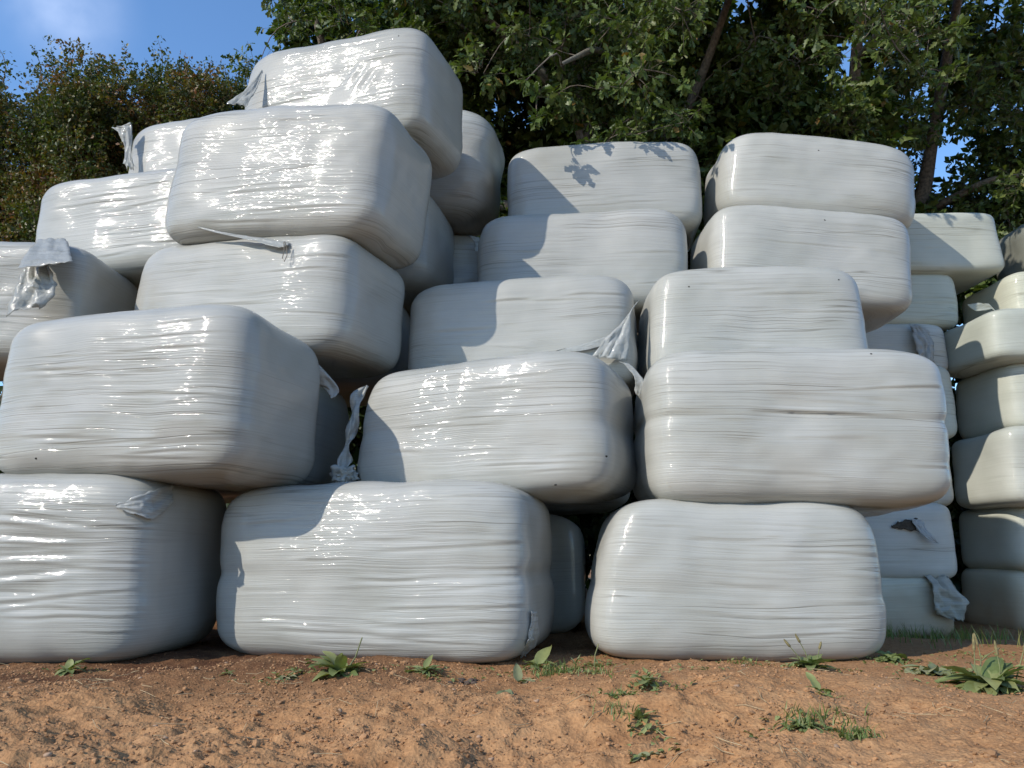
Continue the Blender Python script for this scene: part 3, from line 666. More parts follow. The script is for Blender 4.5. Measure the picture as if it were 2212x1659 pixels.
def connect(mb, tips, skel, r, rad=0.012):
    """thin branches from the nearest limb point to every leaf cluster"""
    S = np.concatenate(skel)
    todo = [np.array(c[:3]) for c in tips]
    todo.sort(key=lambda c: ((S - c) ** 2).sum(1).min())
    for c in todo:
        i = np.argmin(((S - c) ** 2).sum(1) + 0.25 * np.abs(S[:, 2] - c[2] + 0.25))
        b = r.normal(0, 0.10, 3); b[2] += 0.06
        P = curve_pts(S[i], c, b * min(1.0, np.linalg.norm(c - S[i])), 6)
        ln = np.linalg.norm(c - S[i])
        tb_r = rad * (0.45 + 0.55 * min(1.0, ln / 1.2))
        mb.tube(P, np.linspace(tb_r, tb_r * 0.4, 6), 4)
        S = np.concatenate([S, P[2:]])

def twig_mesh(mb, tw, rad=0.003):
    for a, b in tw:
        mid = (a + b) / 2 + np.array([0, 0, 0.02])
        mb.tube(np.array([a, mid, b]), [rad, rad * 0.8, rad * 0.5], 3)

GAPS = [((4.9, 10.0, 7.75), (6.3, 13.0, 9.9), 0.30), ((0.0, 9.5, 6.5), (0.0, 13.0, 8.7), 0.22), ((6.3, 10.0, 6.1), (8.1, 13.0, 7.8), 0.20), ((5.9, 10.0, 5.6), (7.65, 13.0, 7.1), 0.12)]
def in_gap(p, rad):
    for a, b, g in GAPS:
        a = np.array(a); d = np.array(b) - a; q = np.array(p[:3]) - a
        if np.linalg.norm(q - d * (q @ d) / (d @ d)) < g + rad * 0.6: return True
    return False

def crown_clusters(r, n, box, rad, keep=None):
    (x0, x1), (y0, y1), (z0, z1) = box
    out_ = []
    while len(out_) < n:
        p = np.array([r.uniform(x0, x1), r.uniform(y0, y1), r.uniform(z0, z1)])
        q = r.uniform(*rad)
        if (keep is None or keep(p)) and not in_gap(p, q): out_.append((*p, q))
    return out_

def tree(name, label, cat, base, limbs, mat_bark, leafmat, near_cl, far_cl, r, tw=19, per=8, size=0.10, singles=0, far_size=0.15, group=None):
    root = link(name, None, label=label, category=cat)
    if group: root['group'] = group
    root.location = base
    inv = np.array(base)
    skel = []
    for i, (nm, pts, r0, r1, mt) in enumerate(limbs):
        skel.append(limb(nm, root, np.array(pts) - inv, r0, r1, mt or mat_bark, seed=i * 3 + 1))
    near_cl = [(c[0] - inv[0], c[1] - inv[1], c[2] - inv[2], c[3]) for c in near_cl]
    far_cl = [(c[0] - inv[0], c[1] - inv[1], c[2] - inv[2], c[3]) for c in far_cl]
    tb = MB(); connect(tb, near_cl + far_cl, skel, r)
    cb = MB()
    if near_cl:
        p, a, n_, s, tws = clusters_leaves(near_cl, tw, per, size, r)
        twig_mesh(tb, tws)
        sel = np.zeros(len(p), bool)
        if singles:
            # the leaves nearest the place the photographer stands become parts of their own
            dist = np.linalg.norm(p + inv - np.array([0, 0, 0.55]), axis=1)
            w_ = p + inv
            dep = w_[:, 1] * 0.976 + (w_[:, 2] - 0.55) * 0.218
            inv_view = (np.abs(w_[:, 0] / dep) < 0.64) & ((-w_[:, 1] * 0.218 + (w_[:, 2] - 0.55) * 0.976) / dep < 0.47)
            dist[~inv_view] = 1e6
            sel[np.argsort(dist / s)[:singles]] = True
        cb.scatter(OAK_T, OAK_Q, None, p[~sel], a[~sel], n_[~sel], s[~sel])
        if singles:
            lm = mesh_from('leaf', OAK_T, OAK_Q, leafmat)
            ax_ = a[sel]; nn = n_[sel] - (n_[sel] * ax_).sum(1)[:, None] * ax_; nn = unit(nn); xx = np.cross(ax_, nn)
            for i in range(len(ax_)):
                o = link('leaf', lm, root)
                M3 = Matrix((xx[i], ax_[i], nn[i])).transposed()
                o.matrix_local = Matrix.Translation(p[sel][i]) @ M3.to_4x4() @ Matrix.Scale(float(s[sel][i]), 4)
    if far_cl:
        p, a, n_, s, _ = clusters_leaves(far_cl, 30, 8, far_size, r)
        cb.scatter(FAR_T, None, FAR_TRI, p, a, n_, s)
    link('crown', cb.mesh('crown', leafmat), root, kind='stuff')
    link('twigs', tb.mesh('twigs', BARK), root, kind='stuff')
    return root

r1 = np.random.default_rng(21)
# main oak behind the middle of the stacks; its crown hangs over them
oak_limbs = [
 ('trunk', [(1.7, 9.9, -0.1), (1.75, 9.9, 1.5), (1.6, 9.8, 3.2), (1.7, 9.8, 4.6)], 0.36, 0.27, None),
 ('limb', [(1.7, 9.8, 4.3), (1.2, 9.5, 5.1), (0.9, 9.2, 6.2), (0.6, 8.9, 7.4), (0.4, 8.6, 8.8)], 0.17, 0.07, None),
 ('limb', [(1.6, 9.8, 3.8), (0.9, 9.4, 4.35), (0.1, 9.0, 4.75), (-0.7, 8.8, 5.0)], 0.13, 0.05, None),
 ('limb', [(1.7, 9.8, 4.6), (2.1, 9.4, 5.8), (2.6, 8.8, 7.0), (3.0, 8.0, 8.2)], 0.09, 0.04, None),
 ('limb', [(0.9, 9.2, 6.2), (0.1, 8.8, 7.0), (-1.0, 8.3, 7.6), (-2.3, 8.0, 7.9)], 0.08, 0.03, BARK_LICHEN),
 ('limb', [(0.6, 8.9, 7.4), (1.2, 8.0, 7.3), (1.9, 7.5, 7.05), (2.1, 7.3, 6.3)], 0.05, 0.02, BARK_LICHEN),
 ('limb', [(2.1, 9.4, 5.8), (1.4, 8.2, 6.2), (0.9, 7.3, 5.9), (0.5, 6.9, 5.4)], 0.06, 0.02, BARK_LICHEN),
]
def keep_mid(p): return p[2] > 3.9 + 0.25 * abs(p[1] - 8) and r1.random() < 0.9
near = []
near += crown_clusters(r1, 34, ((-0.4, 1.9), (6.9, 8.2), (4.75, 6.6)), (0.26, 0.45))
near += [(0.10, 6.12, 4.66, 0.13), (0.22, 6.12, 4.52, 0.12), (0.40, 6.08, 4.52, 0.10), (0.74, 6.02, 4.54, 0.13), (0.95, 6.04, 4.56, 0.11), (0.22, 6.04, 4.27, 0.06), (1.15, 6.0, 4.72, 0.14), (1.5, 6.1, 4.62, 0.10)]
near += crown_clusters(r1, 22, ((0.6, 3.4), (7.6, 8.8), (4.7, 6.8)), (0.30, 0.5))
near += crown_clusters(r1, 16, ((-3.2, 0.5), (7.4, 8.6), (6.2, 7.4)), (0.30, 0.45))
far = crown_clusters(r1, 120, ((-1.2, 4.6), (8.6, 11.0), (3.9, 8.6)), (0.4, 0.7), keep_mid)
far += crown_clusters(r1, 58, ((-2.5, 4.5), (6.0, 8.2), (7.5, 9.4)), (0.45, 0.7))
tree('oak_tree', 'spreading oak overhanging the middle stack, sunlit lobed leaves and lichened branches', 'tree', (1.7, 9.9, -0.1), oak_limbs, BARK, OAK_LEAF, near, far, r1, singles=290, group='trees behind the bales')

r2 = np.random.default_rng(22)
oak2_limbs = [
 ('trunk', [(5.2, 10.6, -0.3), (5.15, 10.5, 2.0), (5.3, 10.4, 4.2)], 0.27, 0.2, None),
 ('limb', [(5.3, 10.4, 4.0), (5.7, 10.0, 5.2), (5.9, 9.6, 6.6), (6.1, 9.0, 8.2)], 0.13, 0.05, None),
 ('limb', [(5.3, 10.4, 4.2), (4.7, 9.6, 5.5), (4.3, 8.6, 6.6), (4.1, 7.6, 7.4)], 0.11, 0.04, None),
 ('limb', [(4.3, 8.6, 6.6), (4.2, 7.6, 6.4), (4.1, 6.9, 5.9), (3.95, 6.6, 5.4)], 0.04, 0.012, BARK_LICHEN),
 ('limb', [(5.7, 10.0, 5.2), (6.3, 9.3, 5.4), (7.0, 8.9, 5.3)], 0.06, 0.02, None),
]
near = [(3.75, 6.6, 5.35, 0.34), (4.15, 6.7, 5.6, 0.36), (3.6, 6.7, 5.75, 0.32), (4.4, 6.9, 5.2, 0.3), (3.95, 6.6, 5.05, 0.2), (4.0, 6.9, 6.0, 0.36), (4.55, 7.0, 5.8, 0.3), (3.35, 6.9, 5.5, 0.25), (2.7, 5.95, 5.2, 0.22), (3.0, 6.0, 5.45, 0.25), (3.2, 6.1, 5.2, 0.18), (2.5, 6.0, 5.5, 0.2), (3.4, 6.2, 5.6, 0.22)]
near += crown_clusters(r2, 26, ((2.6, 5.6), (8.0, 9.3), (5.3, 7.2)), (0.28, 0.46))
near += crown_clusters(r2, 26, ((5.0, 7.4), (8.6, 10.6), (4.5, 7.2)), (0.40, 0.62))
near += crown_clusters(r2, 16, ((5.0, 7.4), (9.2, 10.4), (4.4, 6.2)), (0.40, 0.6))
near += crown_clusters(r2, 12, ((4.5, 6.0), (8.9, 9.9), (4.3, 5.9)), (0.30, 0.45))
far = crown_clusters(r2, 66, ((2.6, 7.4), (9.2, 11.5), (5.0, 8.6)), (0.4, 0.65))
far += crown_clusters(r2, 26, ((3.0, 8.0), (9.2, 12.0), (3.6, 5.2)), (0.3, 0.5))
far += crown_clusters(r2, 34, ((2.8, 6.8), (6.2, 8.6), (7.4, 9.2)), (0.4, 0.65))
tree('oak_tree', 'oak with a bright drooping spray and many sky gaps, above the yellowed wall', 'tree', (5.2, 10.6, -0.3), oak2_limbs, BARK, OAK_LEAF, near, far, r2, singles=290, group='trees behind the bales')

r3 = np.random.default_rng(23)
oak3_limbs = [
 ('trunk', [(-2.2, 11.0, -0.1), (-2.2, 10.9, 2.5), (-2.1, 10.8, 5.0)], 0.25, 0.19, None),
 ('limb', [(-2.1, 10.8, 4.8), (-2.4, 10.2, 6.4), (-2.8, 9.6, 8.0)], 0.13, 0.05, None),
 ('limb', [(-2.1, 10.8, 5.0), (-1.3, 10.2, 6.5), (-0.6, 9.6, 7.8)], 0.13, 0.05, None),
]
near = crown_clusters(r3, 30, ((-3.55, 0.2), (8.6, 9.8), (5.6, 8.4)), (0.28, 0.45), lambda p: p[0] > -3.9 + 0.35 * abs(p[2] - 7.2))
far = crown_clusters(r3, 80, ((-3.3, 0.8), (9.8, 11.5), (4.6, 8.8)), (0.4, 0.65))
tree('oak_tree', 'dark green oak behind the topmost bale, its edge against the open sky', 'tree', (-2.2, 11.0, -0.1), oak3_limbs, BARK, OAK_LEAF, near, far, r3, group='trees behind the bales')

# hawthorns with small leaves and berry-red shoots on the left
def hawthorn(label, base, cl, shoots, seed):
    r = np.random.default_rng(seed)
    root = link('hawthorn_tree', None, label=label, category='tree', group='hawthorns along the hedge')
    root.location = base
    b0 = np.array(base)
    skel = []
    for k in range(4):
        c = cl[r.integers(len(cl))]
        pts = [(0.1 * k - 0.2, 0.05 * k, 0), (0.25 * (k - 1.5), 0, 1.6), ((c[0] - b0[0]) * 0.6, (c[1] - b0[1]) * 0.6, 0.62 * c[2]), (c[0] - b0[0], c[1] - b0[1], c[2] - b0[2])]
        skel.append(limb('trunk' if k == 0 else 'stem', root, pts, 0.10 if k == 0 else 0.06, 0.02, BARK, 7, seed + k))
    cl = [(c[0] - b0[0], c[1] - b0[1], c[2] - b0[2], c[3]) for c in cl]
    tb, cb = MB(), MB()
    connect(tb, cl, skel, r, 0.01)
    for (cx, cy, cz, rad) in cl:
        k = int(58 * (rad / 0.4) ** 2)
        d = unit(r.normal(size=(k, 3))); st = np.array([cx, cy, cz]) + d * rad * r.uniform(0.2, 0.75, (k, 1))
        en = st + unit(d + np.array([0, 0, 0.55]) + r.normal(0, 0.4, (k, 3))) * r.uniform(0.12, 0.34, (k, 1))
        for i in range(k):
            if i % 3 == 0: tb.tube(np.array([st[i], (st[i] + en[i]) / 2, en[i]]), [0.0035, 0.003, 0.0015], 3)
        m_ = 16
        tt = r.uniform(0, 1, (k, m_, 1))
        p = (st[:, None] + (en - st)[:, None] * tt).reshape(-1, 3) + r.normal(0, 0.018, (k * m_, 3))
        a = unit(r.normal(size=(k * m_, 3)) + np.repeat(unit(en - st), m_, 0) * 0.6)
        cb.scatter(HAW_T, None, HAW_TRI, p, a, unit(r.normal(size=(k * m_, 3)) * 0.7 + np.array([-.3, -.4, .6])), 0.048 * r.uniform(0.6, 1.3, k * m_))
    for (x, y, z, dx, dz, ln) in shoots:
        p0 = np.array([x, y, z]) - b0; p1 = p0 + np.array([dx, 0, dz]) * ln
        P = curve_pts(p0, p1, (0.12 * ln, 0, 0.05 * ln), 7)
        tb.tube(P, np.linspace(0.008, 0.002, 7), 4)
        k = int(70 * ln)
        tt = r.uniform(0.1, 1, k)
        base_p = np.stack([np.interp(tt, np.linspace(0, 1, 7), P[:, i]) for i in range(3)], 1)
        q = base_p + r.normal(0, 0.03 + 0.035 * (1 - tt[:, None]), (k, 3))
        cb.scatter(HAW_T, None, HAW_TRI, q, unit(r.normal(size=(k, 3))), unit(r.normal(size=(k, 3)) * 0.7 + np.array([-.3, -.4, .6])), 0.05 * r.uniform(0.6, 1.3, k))
    link('crown', cb.mesh('crown', HAW_LEAF), root, kind='stuff')
    link('twigs', tb.mesh('twigs', BARK), root, kind='stuff')

rh = np.random.default_rng(31)
def haw_cl(n, x0, x1, top): return crown_clusters(rh, n, ((x0, x1), (8.2, 9.7), (3.6, top)), (0.30, 0.48), lambda p: p[2] < top - 0.32 * rh.random() ** 0.7 + 0.45 * (p[1] - 8.8))
hawthorn('reddish hawthorn at the frame edge beyond the bale with the torn pocket', (-6.3, 9.3, -0.1), haw_cl(118, -7.5, -5.1, 6.7), [(-6.0, 8.7, 6.3, -0.25, 1, 0.6), (-5.5, 8.6, 6.1, 0.25, 1, 0.5), (-6.45, 8.7, 6.4, -0.3, 1, 0.55)], 41)
hawthorn('hawthorn with long shoots rising against the sky beyond the frilled bale', (-4.2, 9.4, -0.1), haw_cl(120, -5.3, -3.0, 6.6), [(-4.62, 8.8, 6.25, 0.02, 1, 0.85), (-4.62, 8.8, 6.45, -0.9, 0.5, 0.5), (-3.75, 8.8, 6.0, 0.03, 1, 0.75), (-5.1, 8.7, 6.1, -0.3, 1, 0.5), (-4.1, 8.7, 6.0, 0.3, 1, 0.4)], 42)

# dense shaded hedge line behind everything: reads as one dark mass
r4 = np.random.default_rng(55)
mbk = MB()
hc = []
while len(hc) < 420:
    x = r4.uniform(-12, 13); y = r4.uniform(11.9, 14.6)
    z = r4.uniform(0.2, 11.0)
    if x < -2.6:
        y -= 0.9
        if z > 7.15 - 0.1 * (x + 6) + (y - 11.0) * 0.6: continue
    elif x > 4.6 and z > 6.6 and r4.random() > 0.2: continue
    q = r4.uniform(0.5, 0.85)
    if not in_gap((x, y, z), q): hc.append((x, y, z, q))
for i in range(190):  # added undergrowth, put in so gaps between the bales look dark
    hc.append((r4.uniform(-9, 9), r4.uniform(8.9, 9.7), r4.uniform(0.2, 3.6 if i % 2 else 2.6), r4.uniform(0.4, 0.6)))
p, a, n_, s, _ = clusters_leaves(hc, 26, 6, 0.19, r4)
mbk.scatter(FAR_T, None, FAR_TRI, p, a, n_, s)
link('hedgerow', mbk.mesh('hedgerow', DARK_LEAF), kind='stuff', label='dense dark hedgerow in shade beyond the trees, with added undergrowth behind the bales', category='hedge')

# ------------------------------------------------------------------ soil clods, straw and stones
def blob(sub, seed):
    import bmesh
    bm = bmesh.new(); bmesh.ops.create_icosphere(bm, subdivisions=sub, radius=1.0)
    v = np.array([x.co[:] for x in bm.verts]); f = np.array([[q.index for q in fc.verts] for fc in bm.faces]); bm.free()
    v = v * (1 + 0.38 * fbm(v[:, 0] * 1.3, v[:, 1] * 1.3, v[:, 2] * 1.3 + seed, 2, seed))[:, None] * np.array([1, 0.85, 0.62])
    return v, f

def scatter_blobs(mb, n, sub, size, area, seed, even=False, sharp=False):
    r = np.random.default_rng(seed)
    (x0, x1), (y0, y1) = area
    k = 0
    for var in range(5):
        v, f = blob(sub, seed + var)
        m_ = n // 5
        y = y0 + (y1 - y0) * r.uniform(0, 1, m_ * 4) ** 1.5
        x = r.uniform(x0, x1, m_ * 4)
        dn = fbm(x * 1.7, y * 1.7, x * 0, 2, 77) + 0.25 * (1 - sstep(x, -0.2, 1.6)) * 2
        ok = (r.uniform(-0.8, 0.9, m_ * 4) < dn) | even
        if sharp: ok = (fbm(x * 4.2, y * 6.0, x * 0, 2, 88) + 0.35 * (1 - sstep(x, 0.0, 1.4)) > 0.42) & (r.random(m_ * 4) < 0.9)
        ok &= np.abs(x) < 0.72 * y + 0.3
        x, y = x[ok][:m_], y[ok][:m_]
        s = size[0] * (size[1] / size[0]) ** (r.uniform(0, 1, len(x)) ** 2.2)
        pos = np.stack([x, y, ground_z(x, y) + s * 0.15], 1)
        ang = r.uniform(0, 6.28, len(x))
        ax = np.stack([np.cos(ang), np.sin(ang), r.normal(0, 0.3, len(x))], 1)
        nr = np.stack([r.normal(0, 0.3, len(x)), r.normal(0, 0.3, len(x)), np.ones(len(x))], 1)
        mb.scatter(v, None, f, pos, ax, nr, s)

mb = MB()
scatter_blobs(mb, 1100, 2, (0.005, 0.017), ((-2.9, 3.0), (1.6, 4.25)), 3)
scatter_blobs(mb, 15000, 1, (0.0025, 0.009), ((-2.9, 3.2), (1.55, 4.3)), 9)
scatter_blobs(mb, 6000, 1, (0.002, 0.006), ((-2.9, 3.4), (1.55, 4.6)), 19, even=True)
scatter_blobs(mb, 9000, 1, (0.003, 0.011), ((-2.9, 2.0), (1.55, 4.2)), 29, sharp=True)
link('soil_clods', mb.mesh('soil_clods', CLOD, smooth=False), kind='stuff', label='loose crumbs and clods of red-brown soil scattered on the ground', category='soil')

STONE = plain_material('stone', (0.33, 0.215, 0.135), 0.85, 0.3, 30.0, 0.002)
mb = MB(); r = np.random.default_rng(44)
for i in range(70):
    v, f = blob(2, 60 + i % 6); q = 0.004 + 0.009 * r.random() ** 2
    y = r.uniform(1.7, 4.2); x = r.uniform(-0.66, 0.66) * y
    mb.add(v * q + np.array([x, y, float(ground_z(x, y)) + q * 0.2]), None, f)
link('small_stones', mb.mesh('small_stones', STONE), kind='stuff', label='small pale stones half sunk in the soil', category='stones')
mb = MB(); r = np.random.default_rng(14)
for i in range(150):
    y = r.uniform(1.8, 4.3); x = r.uniform(-0.65, 0.65) * y; a = r.uniform(0, 3.14); ln = r.uniform(0.03, 0.12)
    d = np.array([math.cos(a), math.sin(a)]) * ln
    P = [(x + d[0] * k, y + d[1] * k, float(ground_z(x + d[0] * k, y + d[1] * k)) + 0.006 + 0.01 * r.random()) for k in (-0.5, 0.1, 0.5)]
    mb.tube(P, [0.0012] * 3, 4)
link('straw_litter', mb.mesh('straw_litter', STRAW), kind='stuff', label='pale bits of straw lying on the soil', category='straw')

def set_on(o, x, y, dz=-0.006):
    o.location = (x, y, float(ground_z(x, y)) + dz)

r = np.random.default_rng(15)
o = link('dung_heap', None, label='small dark heap of dry dung on the soil before the pinched-waist bale', category='dung'); set_on(o, -0.22, 3.95)
for i in range(14):
    v, f = blob(2, 40 + i); q = r.uniform(0.008, 0.02)
    link('dung_lump', mesh_from('dung_lump', v * q + np.array([r.normal(0, 0.05), r.normal(0, 0.03), q * 0.4 + 0.006]), f, DUNG), o)

# ------------------------------------------------------------------ weeds
def blade_leaf(L_, W_, bend, cup, wav, seed, k=7, shape='oval'):
    t_ = np.linspace(0, 1, k)
    if shape == 'oval': w = W_ * (np.sin(np.pi * np.clip(t_ ** 0.8, 0, 1)) ** 0.8 * 0.95 + 0.05)
    elif shape == 'paddle': w = W_ * np.where(t_ < 0.3, 0.12, np.sin(np.pi * np.clip((t_ - 0.25) / 0.75, 0.02, 0.99)) ** 0.7 + 0.05)
    else: w = W_ * (1 - t_ * 0.85)
    ang = np.cumsum(np.full(k, bend / k)); sy = np.cumsum(np.cos(ang)) / k * L_; sz = -np.cumsum(np.sin(ang)) / k * L_
    sy -= sy[0]; sz -= sz[0]
    wv = wav * np.array([vnoise(np.array([q * 4.0]), np.array([0.0]), np.array([float(seed)]), seed)[0] for q in t_])
    cols = [-1, -0.5, 0, 0.5, 1]
    P = np.zeros((k, 5, 3))
    for j, c in enumerate(cols):
        P[:, j, 0] = c * w; P[:, j, 1] = sy; P[:, j, 2] = sz + cup * w * abs(c) + wv * c * (1 if j % 2 else 1.2)
    mb = MB(); mb.grid(P)
    return mb

def weed(name, label, cat, x, y, leaves, mat, spikes=(), stalks=(), seed=0, group='weeds on the bare soil'):
    """leaves: (azimuth, tilt from horizontal, length, half width, bend, shape)"""
    root = link(name, None, label=label, category=cat, group=group)
    set_on(root, x, y, 0.0)
    for i, (az, tilt, L_, W_, bend, shp) in enumerate(leaves):
        L_, W_ = L_ * 1.08, W_ * 0.92
        me = blade_leaf(L_, W_, bend, 0.3, 0.35 * W_, seed * 13 + i, shape=shp).mesh('leaf', mat)
        o = link('leaf', me, root)
        o.rotation_euler = (R(tilt), 0, R(az))
        o.location = (0, 0, 0.004 + 0.003 * (i % 4))
    for (pts, r0, r1, seed_len) in spikes:
        mb = MB(); mb.tube(pts, np.linspace(r0, r1, len(pts)), 5)
        link('stalk', mb.mesh('stalk', STEM), root)
        if seed_len:
            a, b = np.array(pts[-1], float), np.array(pts[-2], float); d = unit(a - b)
            P = np.array([a - d * seed_len * 0.2 + d * seed_len * q for q in np.linspace(0, 1, 9)])
            rr = 0.006 * np.array([0.3, 1, 1.15, 1, 1.1, 0.95, 0.9, 0.7, 0.2])
            mb = MB(); mb.tube(P, rr, 6); link('seed_spike', mb.mesh('seed_spike', SEED), root)
    return root

def rosette(n, L0, W0, seed, t0=8, t1=50, bend=(0.5, 1.4), shape='oval', az0=0, az1=360):
    r = np.random.default_rng(seed)
    return [(az0 + (az1 - az0) * (i + r.uniform(-.3, .3)) / n, r.uniform(t0, t1), L0 * r.uniform(0.65, 1.15), W0 * r.uniform(0.7, 1.15), r.uniform(*bend), shape) for i in range(n)]

weed('dock_weed', 'small wilted leafy weed under the crumpled-corner bale', 'weed', -2.22, 4.08, rosette(12, 0.11, 0.022, 1, 8, 65), WEED_LEAF, seed=1)
weed('seedling', 'tiny green seedling alone on the damp soil between the two ground bales', 'weed', -1.37, 3.92, rosette(6, 0.05, 0.010, 2), WEED_LEAF, seed=2)
weed('creeping_weed', 'low creeping weed beside the big plantain with the brown stalk', 'weed', -1.06, 3.84, rosette(16, 0.09, 0.013, 3, 5, 35), WEED_GREY, seed=3)
weed('plantain', 'big plantain with a bare brown stalk, before the pinched-waist bale', 'weed', -0.82, 3.88, rosette(22, 0.17, 0.038, 4, 10, 70), WEED_LEAF, spikes=[([(0.02, 0, 0), (0.07, 0.01, 0.08), (0.10, 0.0, 0.17)], 0.005, 0.003, 0)], seed=4)
weed('spreading_weed', 'spreading narrow-leaved weed under the rounded end of the pinched-waist bale', 'weed', -0.43, 4.02, rosette(16, 0.13, 0.016, 5, 8, 55), WEED_LEAF, seed=5)
weed('broadleaf_weed', 'tall broad-leaved weed standing upright at the gap between ground bales', 'weed', 0.13, 4.22, [(-32, 50, 0.20, 0.036, 0.55, 'oval'), (40, 35, 0.13, 0.035, 0.8, 'oval'), (75, 25, 0.10, 0.03, 1.0, 'oval'), (-80, 30, 0.11, 0.03, 0.8, 'oval'), (160, 25, 0.09, 0.025, 0.9, 'oval'), (-130, 28, 0.10, 0.026, 1.0, 'oval')], WEED_LEAF, seed=6)
weed('stalky_weed', 'thin pale stalk with one drooping leaf in the dark gap', 'weed', 0.43, 4.25, [(-70, 10, 0.085, 0.040, 1.1, 'oval'), (60, 30, 0.06, 0.02, 0.8, 'oval')], WEED_LEAF, spikes=[([(0, 0, 0), (0.005, 0, 0.06), (0.025, 0, 0.115)], 0.004, 0.003, 0)], seed=7)
o = weed('stalky_weed', 'withered yellow wisp of weed beside the drooping-leaf stalk', 'weed', 0.33, 4.22, [(30, 60, 0.07, 0.006, 0.6, 'oval'), (-40, 65, 0.08, 0.006, 0.5, 'oval'), (100, 50, 0.06, 0.007, 0.8, 'oval'), (200, 60, 0.07, 0.006, .7, 'oval'), (-100, 50, 0.06, 0.006, .7, 'oval')], WEED_GREY, seed=8)
weed('seedling', 'pair of pale upright leaves on the soil beside the wilted leaf clump', 'weed', 0.03, 3.80, [(10, 68, 0.105, 0.026, 0.3, 'oval'), (-95, 25, 0.09, 0.028, 0.7, 'oval'), (-120, 15, 0.05, 0.015, .5, 'oval')], WEED_GREY, seed=9)
weed('wilted_weed', 'wilted folded clump of drooping leaves before the upright pale leaf pair', 'weed', -0.03, 3.55, [(150 + k * 24, 45 - 6 * k, 0.09, 0.026, 2.0, 'oval') for k in range(5)] + [(20, 40, 0.07, 0.02, 2.0, 'oval')], WEED_GREY, seed=10)
weed('leafy_weed', 'leafy weed with round leaves at the head of the trail of grass tufts', 'weed', 0.56, 3.42, rosette(12, 0.085, 0.022, 11, 15, 65, shape='paddle'), WEED_LEAF, seed=11)
weed('leafy_weed', 'dark upright weed in the middle of the trail of grass tufts', 'weed', 0.43, 2.78, rosette(9, 0.065, 0.013, 12, 20, 65), WEED_LEAF, seed=12)
weed('wilted_weed', 'flat wilted grey-green leaf at the lower end of the grass tufts', 'weed', 0.40, 2.42, [(100, 8, 0.07, 0.018, 0.6, 'oval'), (70, 12, 0.05, 0.014, 0.7, 'oval'), (-70, 20, 0.06, 0.012, 0.8, 'oval'), (-110, 15, .05, .01, .7, 'oval')], WEED_GREY, seed=13)
weed('plantain', 'plantain with short seed spikes at the foot of the clean ground bale', 'weed', 1.47, 4.0, rosette(20, 0.14, 0.03, 14, 10, 68), WEED_LEAF,
     spikes=[([(-0.02, 0, 0), (-0.06, 0, 0.06), (-0.10, 0, 0.11)], 0.003, 0.002, 0.05), ([(0, 0, 0), (-0.02, 0.01, 0.08), (-0.045, 0.01, 0.13)], 0.003, 0.002, 0.05), ([(0.02, 0, 0), (0.04, 0, 0.07), (0.05, 0, 0.10)], 0.003, 0.002, 0.04)], seed=14)
weed('dock_weed', 'dark dock weed spreading in the shade by the rounded end of the clean ground bale', 'weed', 2.05, 4.38, rosette(13, 0.15, 0.035, 15, 5, 40), WEED_LEAF, seed=15)
weed('seedling', 'two-leaved seedling with one leaf upright, on open soil below the spiked plantain', 'weed', 1.17, 3.12, [(20, 55, 0.10, 0.020, 0.3, 'oval'), (-80, 18, 0.09, 0.020, 0.9, 'oval'), (-60, 12, 0.05, 0.012, 0.6, 'oval'), (70, 30, .05, .012, .6, 'oval')], WEED_LEAF, seed=16)
weed('creeping_weed', 'feathery creeping weed on the soil nearest the camera', 'weed', 0.92, 2.62, rosette(20, 0.07, 0.008, 17, 8, 60) + rosette(10, 0.10, 0.008, 18, 8, 30), WEED_LEAF, seed=17)
weed('plantain', 'large sprawling plantain with spikes on open soil at the frame edge', 'weed', 2.12, 3.62, rosette(44, 0.24, 0.046, 19, 8, 68, (0.6, 1.6)), WEED_LEAF,
     spikes=[([(-0.05, 0, 0), (-0.06, 0.0, 0.10), (-0.055, 0, 0.17)], 0.003, 0.002, 0.08), ([(0.03, 0, 0), (0.05, 0, 0.08), (0.045, 0, 0.15)], 0.003, 0.002, 0.07), ([(0.1, 0, 0), (0.14, 0, 0.1), (0.17, 0, 0.17)], 0.003, 0.002, 0.08)], seed=19)
weed('dock_weed', 'dull sprawling dock leaves flat on the soil behind the large plantain', 'weed', 2.05, 3.98, rosette(18, 0.22, 0.045, 20, 4, 32, (0.5, 1.0)), WEED_GREY, seed=20)
weed('stalky_weed', 'pale yellow flowering stalk rising behind the large plantain', 'weed', 2.37, 4.12, rosette(6, 0.10, 0.02, 21, 10, 40), WEED_GREY, spikes=[([(0, 0, 0), (0.01, 0, 0.07), (0.0, 0, 0.13)], 0.003, 0.002, 0.07), ([(0.01, 0, 0.05), (0.05, 0, 0.08), (0.09, 0, 0.10)], 0.003, 0.002, 0.03)], seed=21)

# low mixed weeds: small ragged leaves and blades nobody could count, round the larger plants and along the bales
r = np.random.default_rng(91); mb = MB()
SPOTS = [(-2.2, 4.1, .14, 26), (-1.06, 3.86, .16, 60), (-0.82, 3.9, .16, 40), (-0.43, 4.0, .14, 46), (0.15, 4.12, .12, 40), (0.25, 3.92, .14, 70), (0.55, 3.4, .12, 60), (0.42, 3.0, .10, 60), (0.44, 2.75, .07, 40), (0.40, 2.45, .06, 24),
         (1.47, 4.0, .14, 44), (2.05, 4.35, .16, 70), (1.17, 3.1, .06, 16), (0.95, 2.62, .10, 90), (1.04, 2.48, .05, 40), (2.15, 3.65, .28, 150), (2.2, 4.0, .28, 120), (2.7, 4.5, .3, 90), (1.2, 4.2, .18, 30), (0.45, 4.3, .16, 40), (-0.1, 4.1, .18, 24), (0.7, 3.7, .2, 30)]
lv, lq = None, None
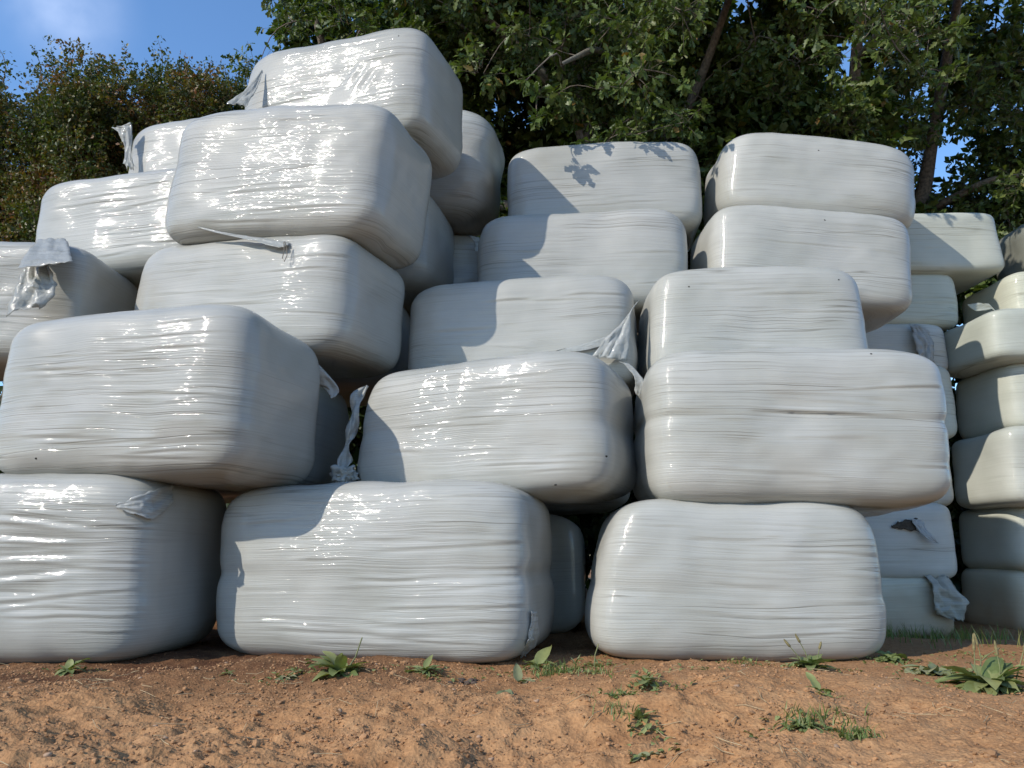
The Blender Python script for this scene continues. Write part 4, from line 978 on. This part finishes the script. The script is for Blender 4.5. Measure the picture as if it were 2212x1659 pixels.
for (x0, y0, sd, n_) in SPOTS:
    for _ in range(n_):
        x, y = x0 + r.normal(0, sd * 0.6), y0 + r.normal(0, sd * 0.45)
        L_ = r.uniform(0.018, 0.05); shp = blade_leaf(L_, L_ * r.uniform(0.10, 0.26), r.uniform(0.2, 1.4), 0.3, 0.004, int(r.integers(999)), k=4)
        v = np.concatenate(shp.v); az, ti = r.uniform(0, 6.28), R(r.uniform(5, 70))
        Rm = np.array(Matrix.Rotation(az, 3, 'Z') @ Matrix.Rotation(ti, 3, 'X'))
        mb.add(v @ Rm.T + np.array([x, y, float(ground_z(x, y)) + r.uniform(0, 0.012)]), np.concatenate(shp.q))
link('low_weeds', mb.mesh('low_weeds', WEED_LEAF), kind='stuff', label='small ragged weeds scattered over the soil and along the bale feet', category='weeds')

def grass_tuft(label, x, y, n, h, spread, seed, group='small grass tufts on the soil'):
    r = np.random.default_rng(seed); mb = MB()
    for i in range(n):
        a = r.uniform(0, 6.28); d = r.normal(0, spread, 2)
        ln = h * r.uniform(0.5, 1.2); le = r.uniform(0.2, 0.9)
        P = []
        for k in np.linspace(0, 1, 4):
            P.append((d[0] + math.cos(a) * ln * le * k ** 1.6, d[1] + math.sin(a) * ln * le * k ** 1.6, ln * (k - 0.35 * le * k * k)))
        P = np.array(P); w = np.array([0.0022, 0.002, 0.0015, 0.0003]); s = np.array([-math.sin(a), math.cos(a), 0])
        mb.grid(np.stack([P - w[:, None] * s, P + w[:, None] * s], 1))
    o = link('grass_tuft', None, label=label, category='grass tuft', group=group)
    link('blades', mb.mesh('blades', GRASS), o, kind='stuff')
    set_on(o, x, y, 0.0)
grass_tuft('grass tuft beside the upright pale leaf pair, near the gap between ground bales', 0.22, 3.93, 110, 0.07, 0.055, 1)
grass_tuft('thin grass wisp right of that gap tuft, close to the bales', 0.42, 3.88, 40, 0.05, 0.05, 2)
grass_tuft('upper grass tuft of the trail, just below the round-leaved weed', 0.42, 3.05, 90, 0.05, 0.05, 3)
grass_tuft('grass tuft low in the trail by the dark upright weed', 0.37, 2.80, 60, 0.045, 0.045, 4)
grass_tuft('lone small grass tuft nearest the camera beside the feathery weed', 1.03, 2.48, 70, 0.045, 0.03, 5)
grass_tuft('grass mixed into the feathery creeping weed', 0.98, 2.66, 90, 0.05, 0.06, 6)
grass_tuft('short grass tuft against the foot of the clean ground bale', 1.2, 4.22, 40, 0.035, 0.05, 7)

r = np.random.default_rng(66); mb = MB()
for i in range(2600):
    x = r.uniform(2.4, 4.9); y = r.uniform(4.9, 6.8)
    if r.random() > 0.3 + 0.7 * sstep(np.array([y]), 5.3, 6.5)[0]: continue
    if vnoise(np.array([x * 2.2]), np.array([y * 2.2]), np.array([0.5]), 5)[0] < -0.15: continue
    a = r.uniform(0, 6.28); ln = r.uniform(0.04, 0.13); z0 = float(ground_z(x, y, False))
    P = np.array([(x + math.cos(a) * ln * 0.5 * k ** 1.5, y + math.sin(a) * ln * 0.5 * k ** 1.5, z0 + ln * k) for k in (0, 0.5, 1)])
    s = np.array([-math.sin(a), math.cos(a), 0]) * 0.003
    mb.grid(np.stack([P - s * np.array([1, .8, .1])[:, None], P + s * np.array([1, .8, .1])[:, None]], 1))
link('grass', mb.mesh('grass', GRASS), kind='stuff', label='rough grass along the foot of the yellowed bale wall', category='grass')
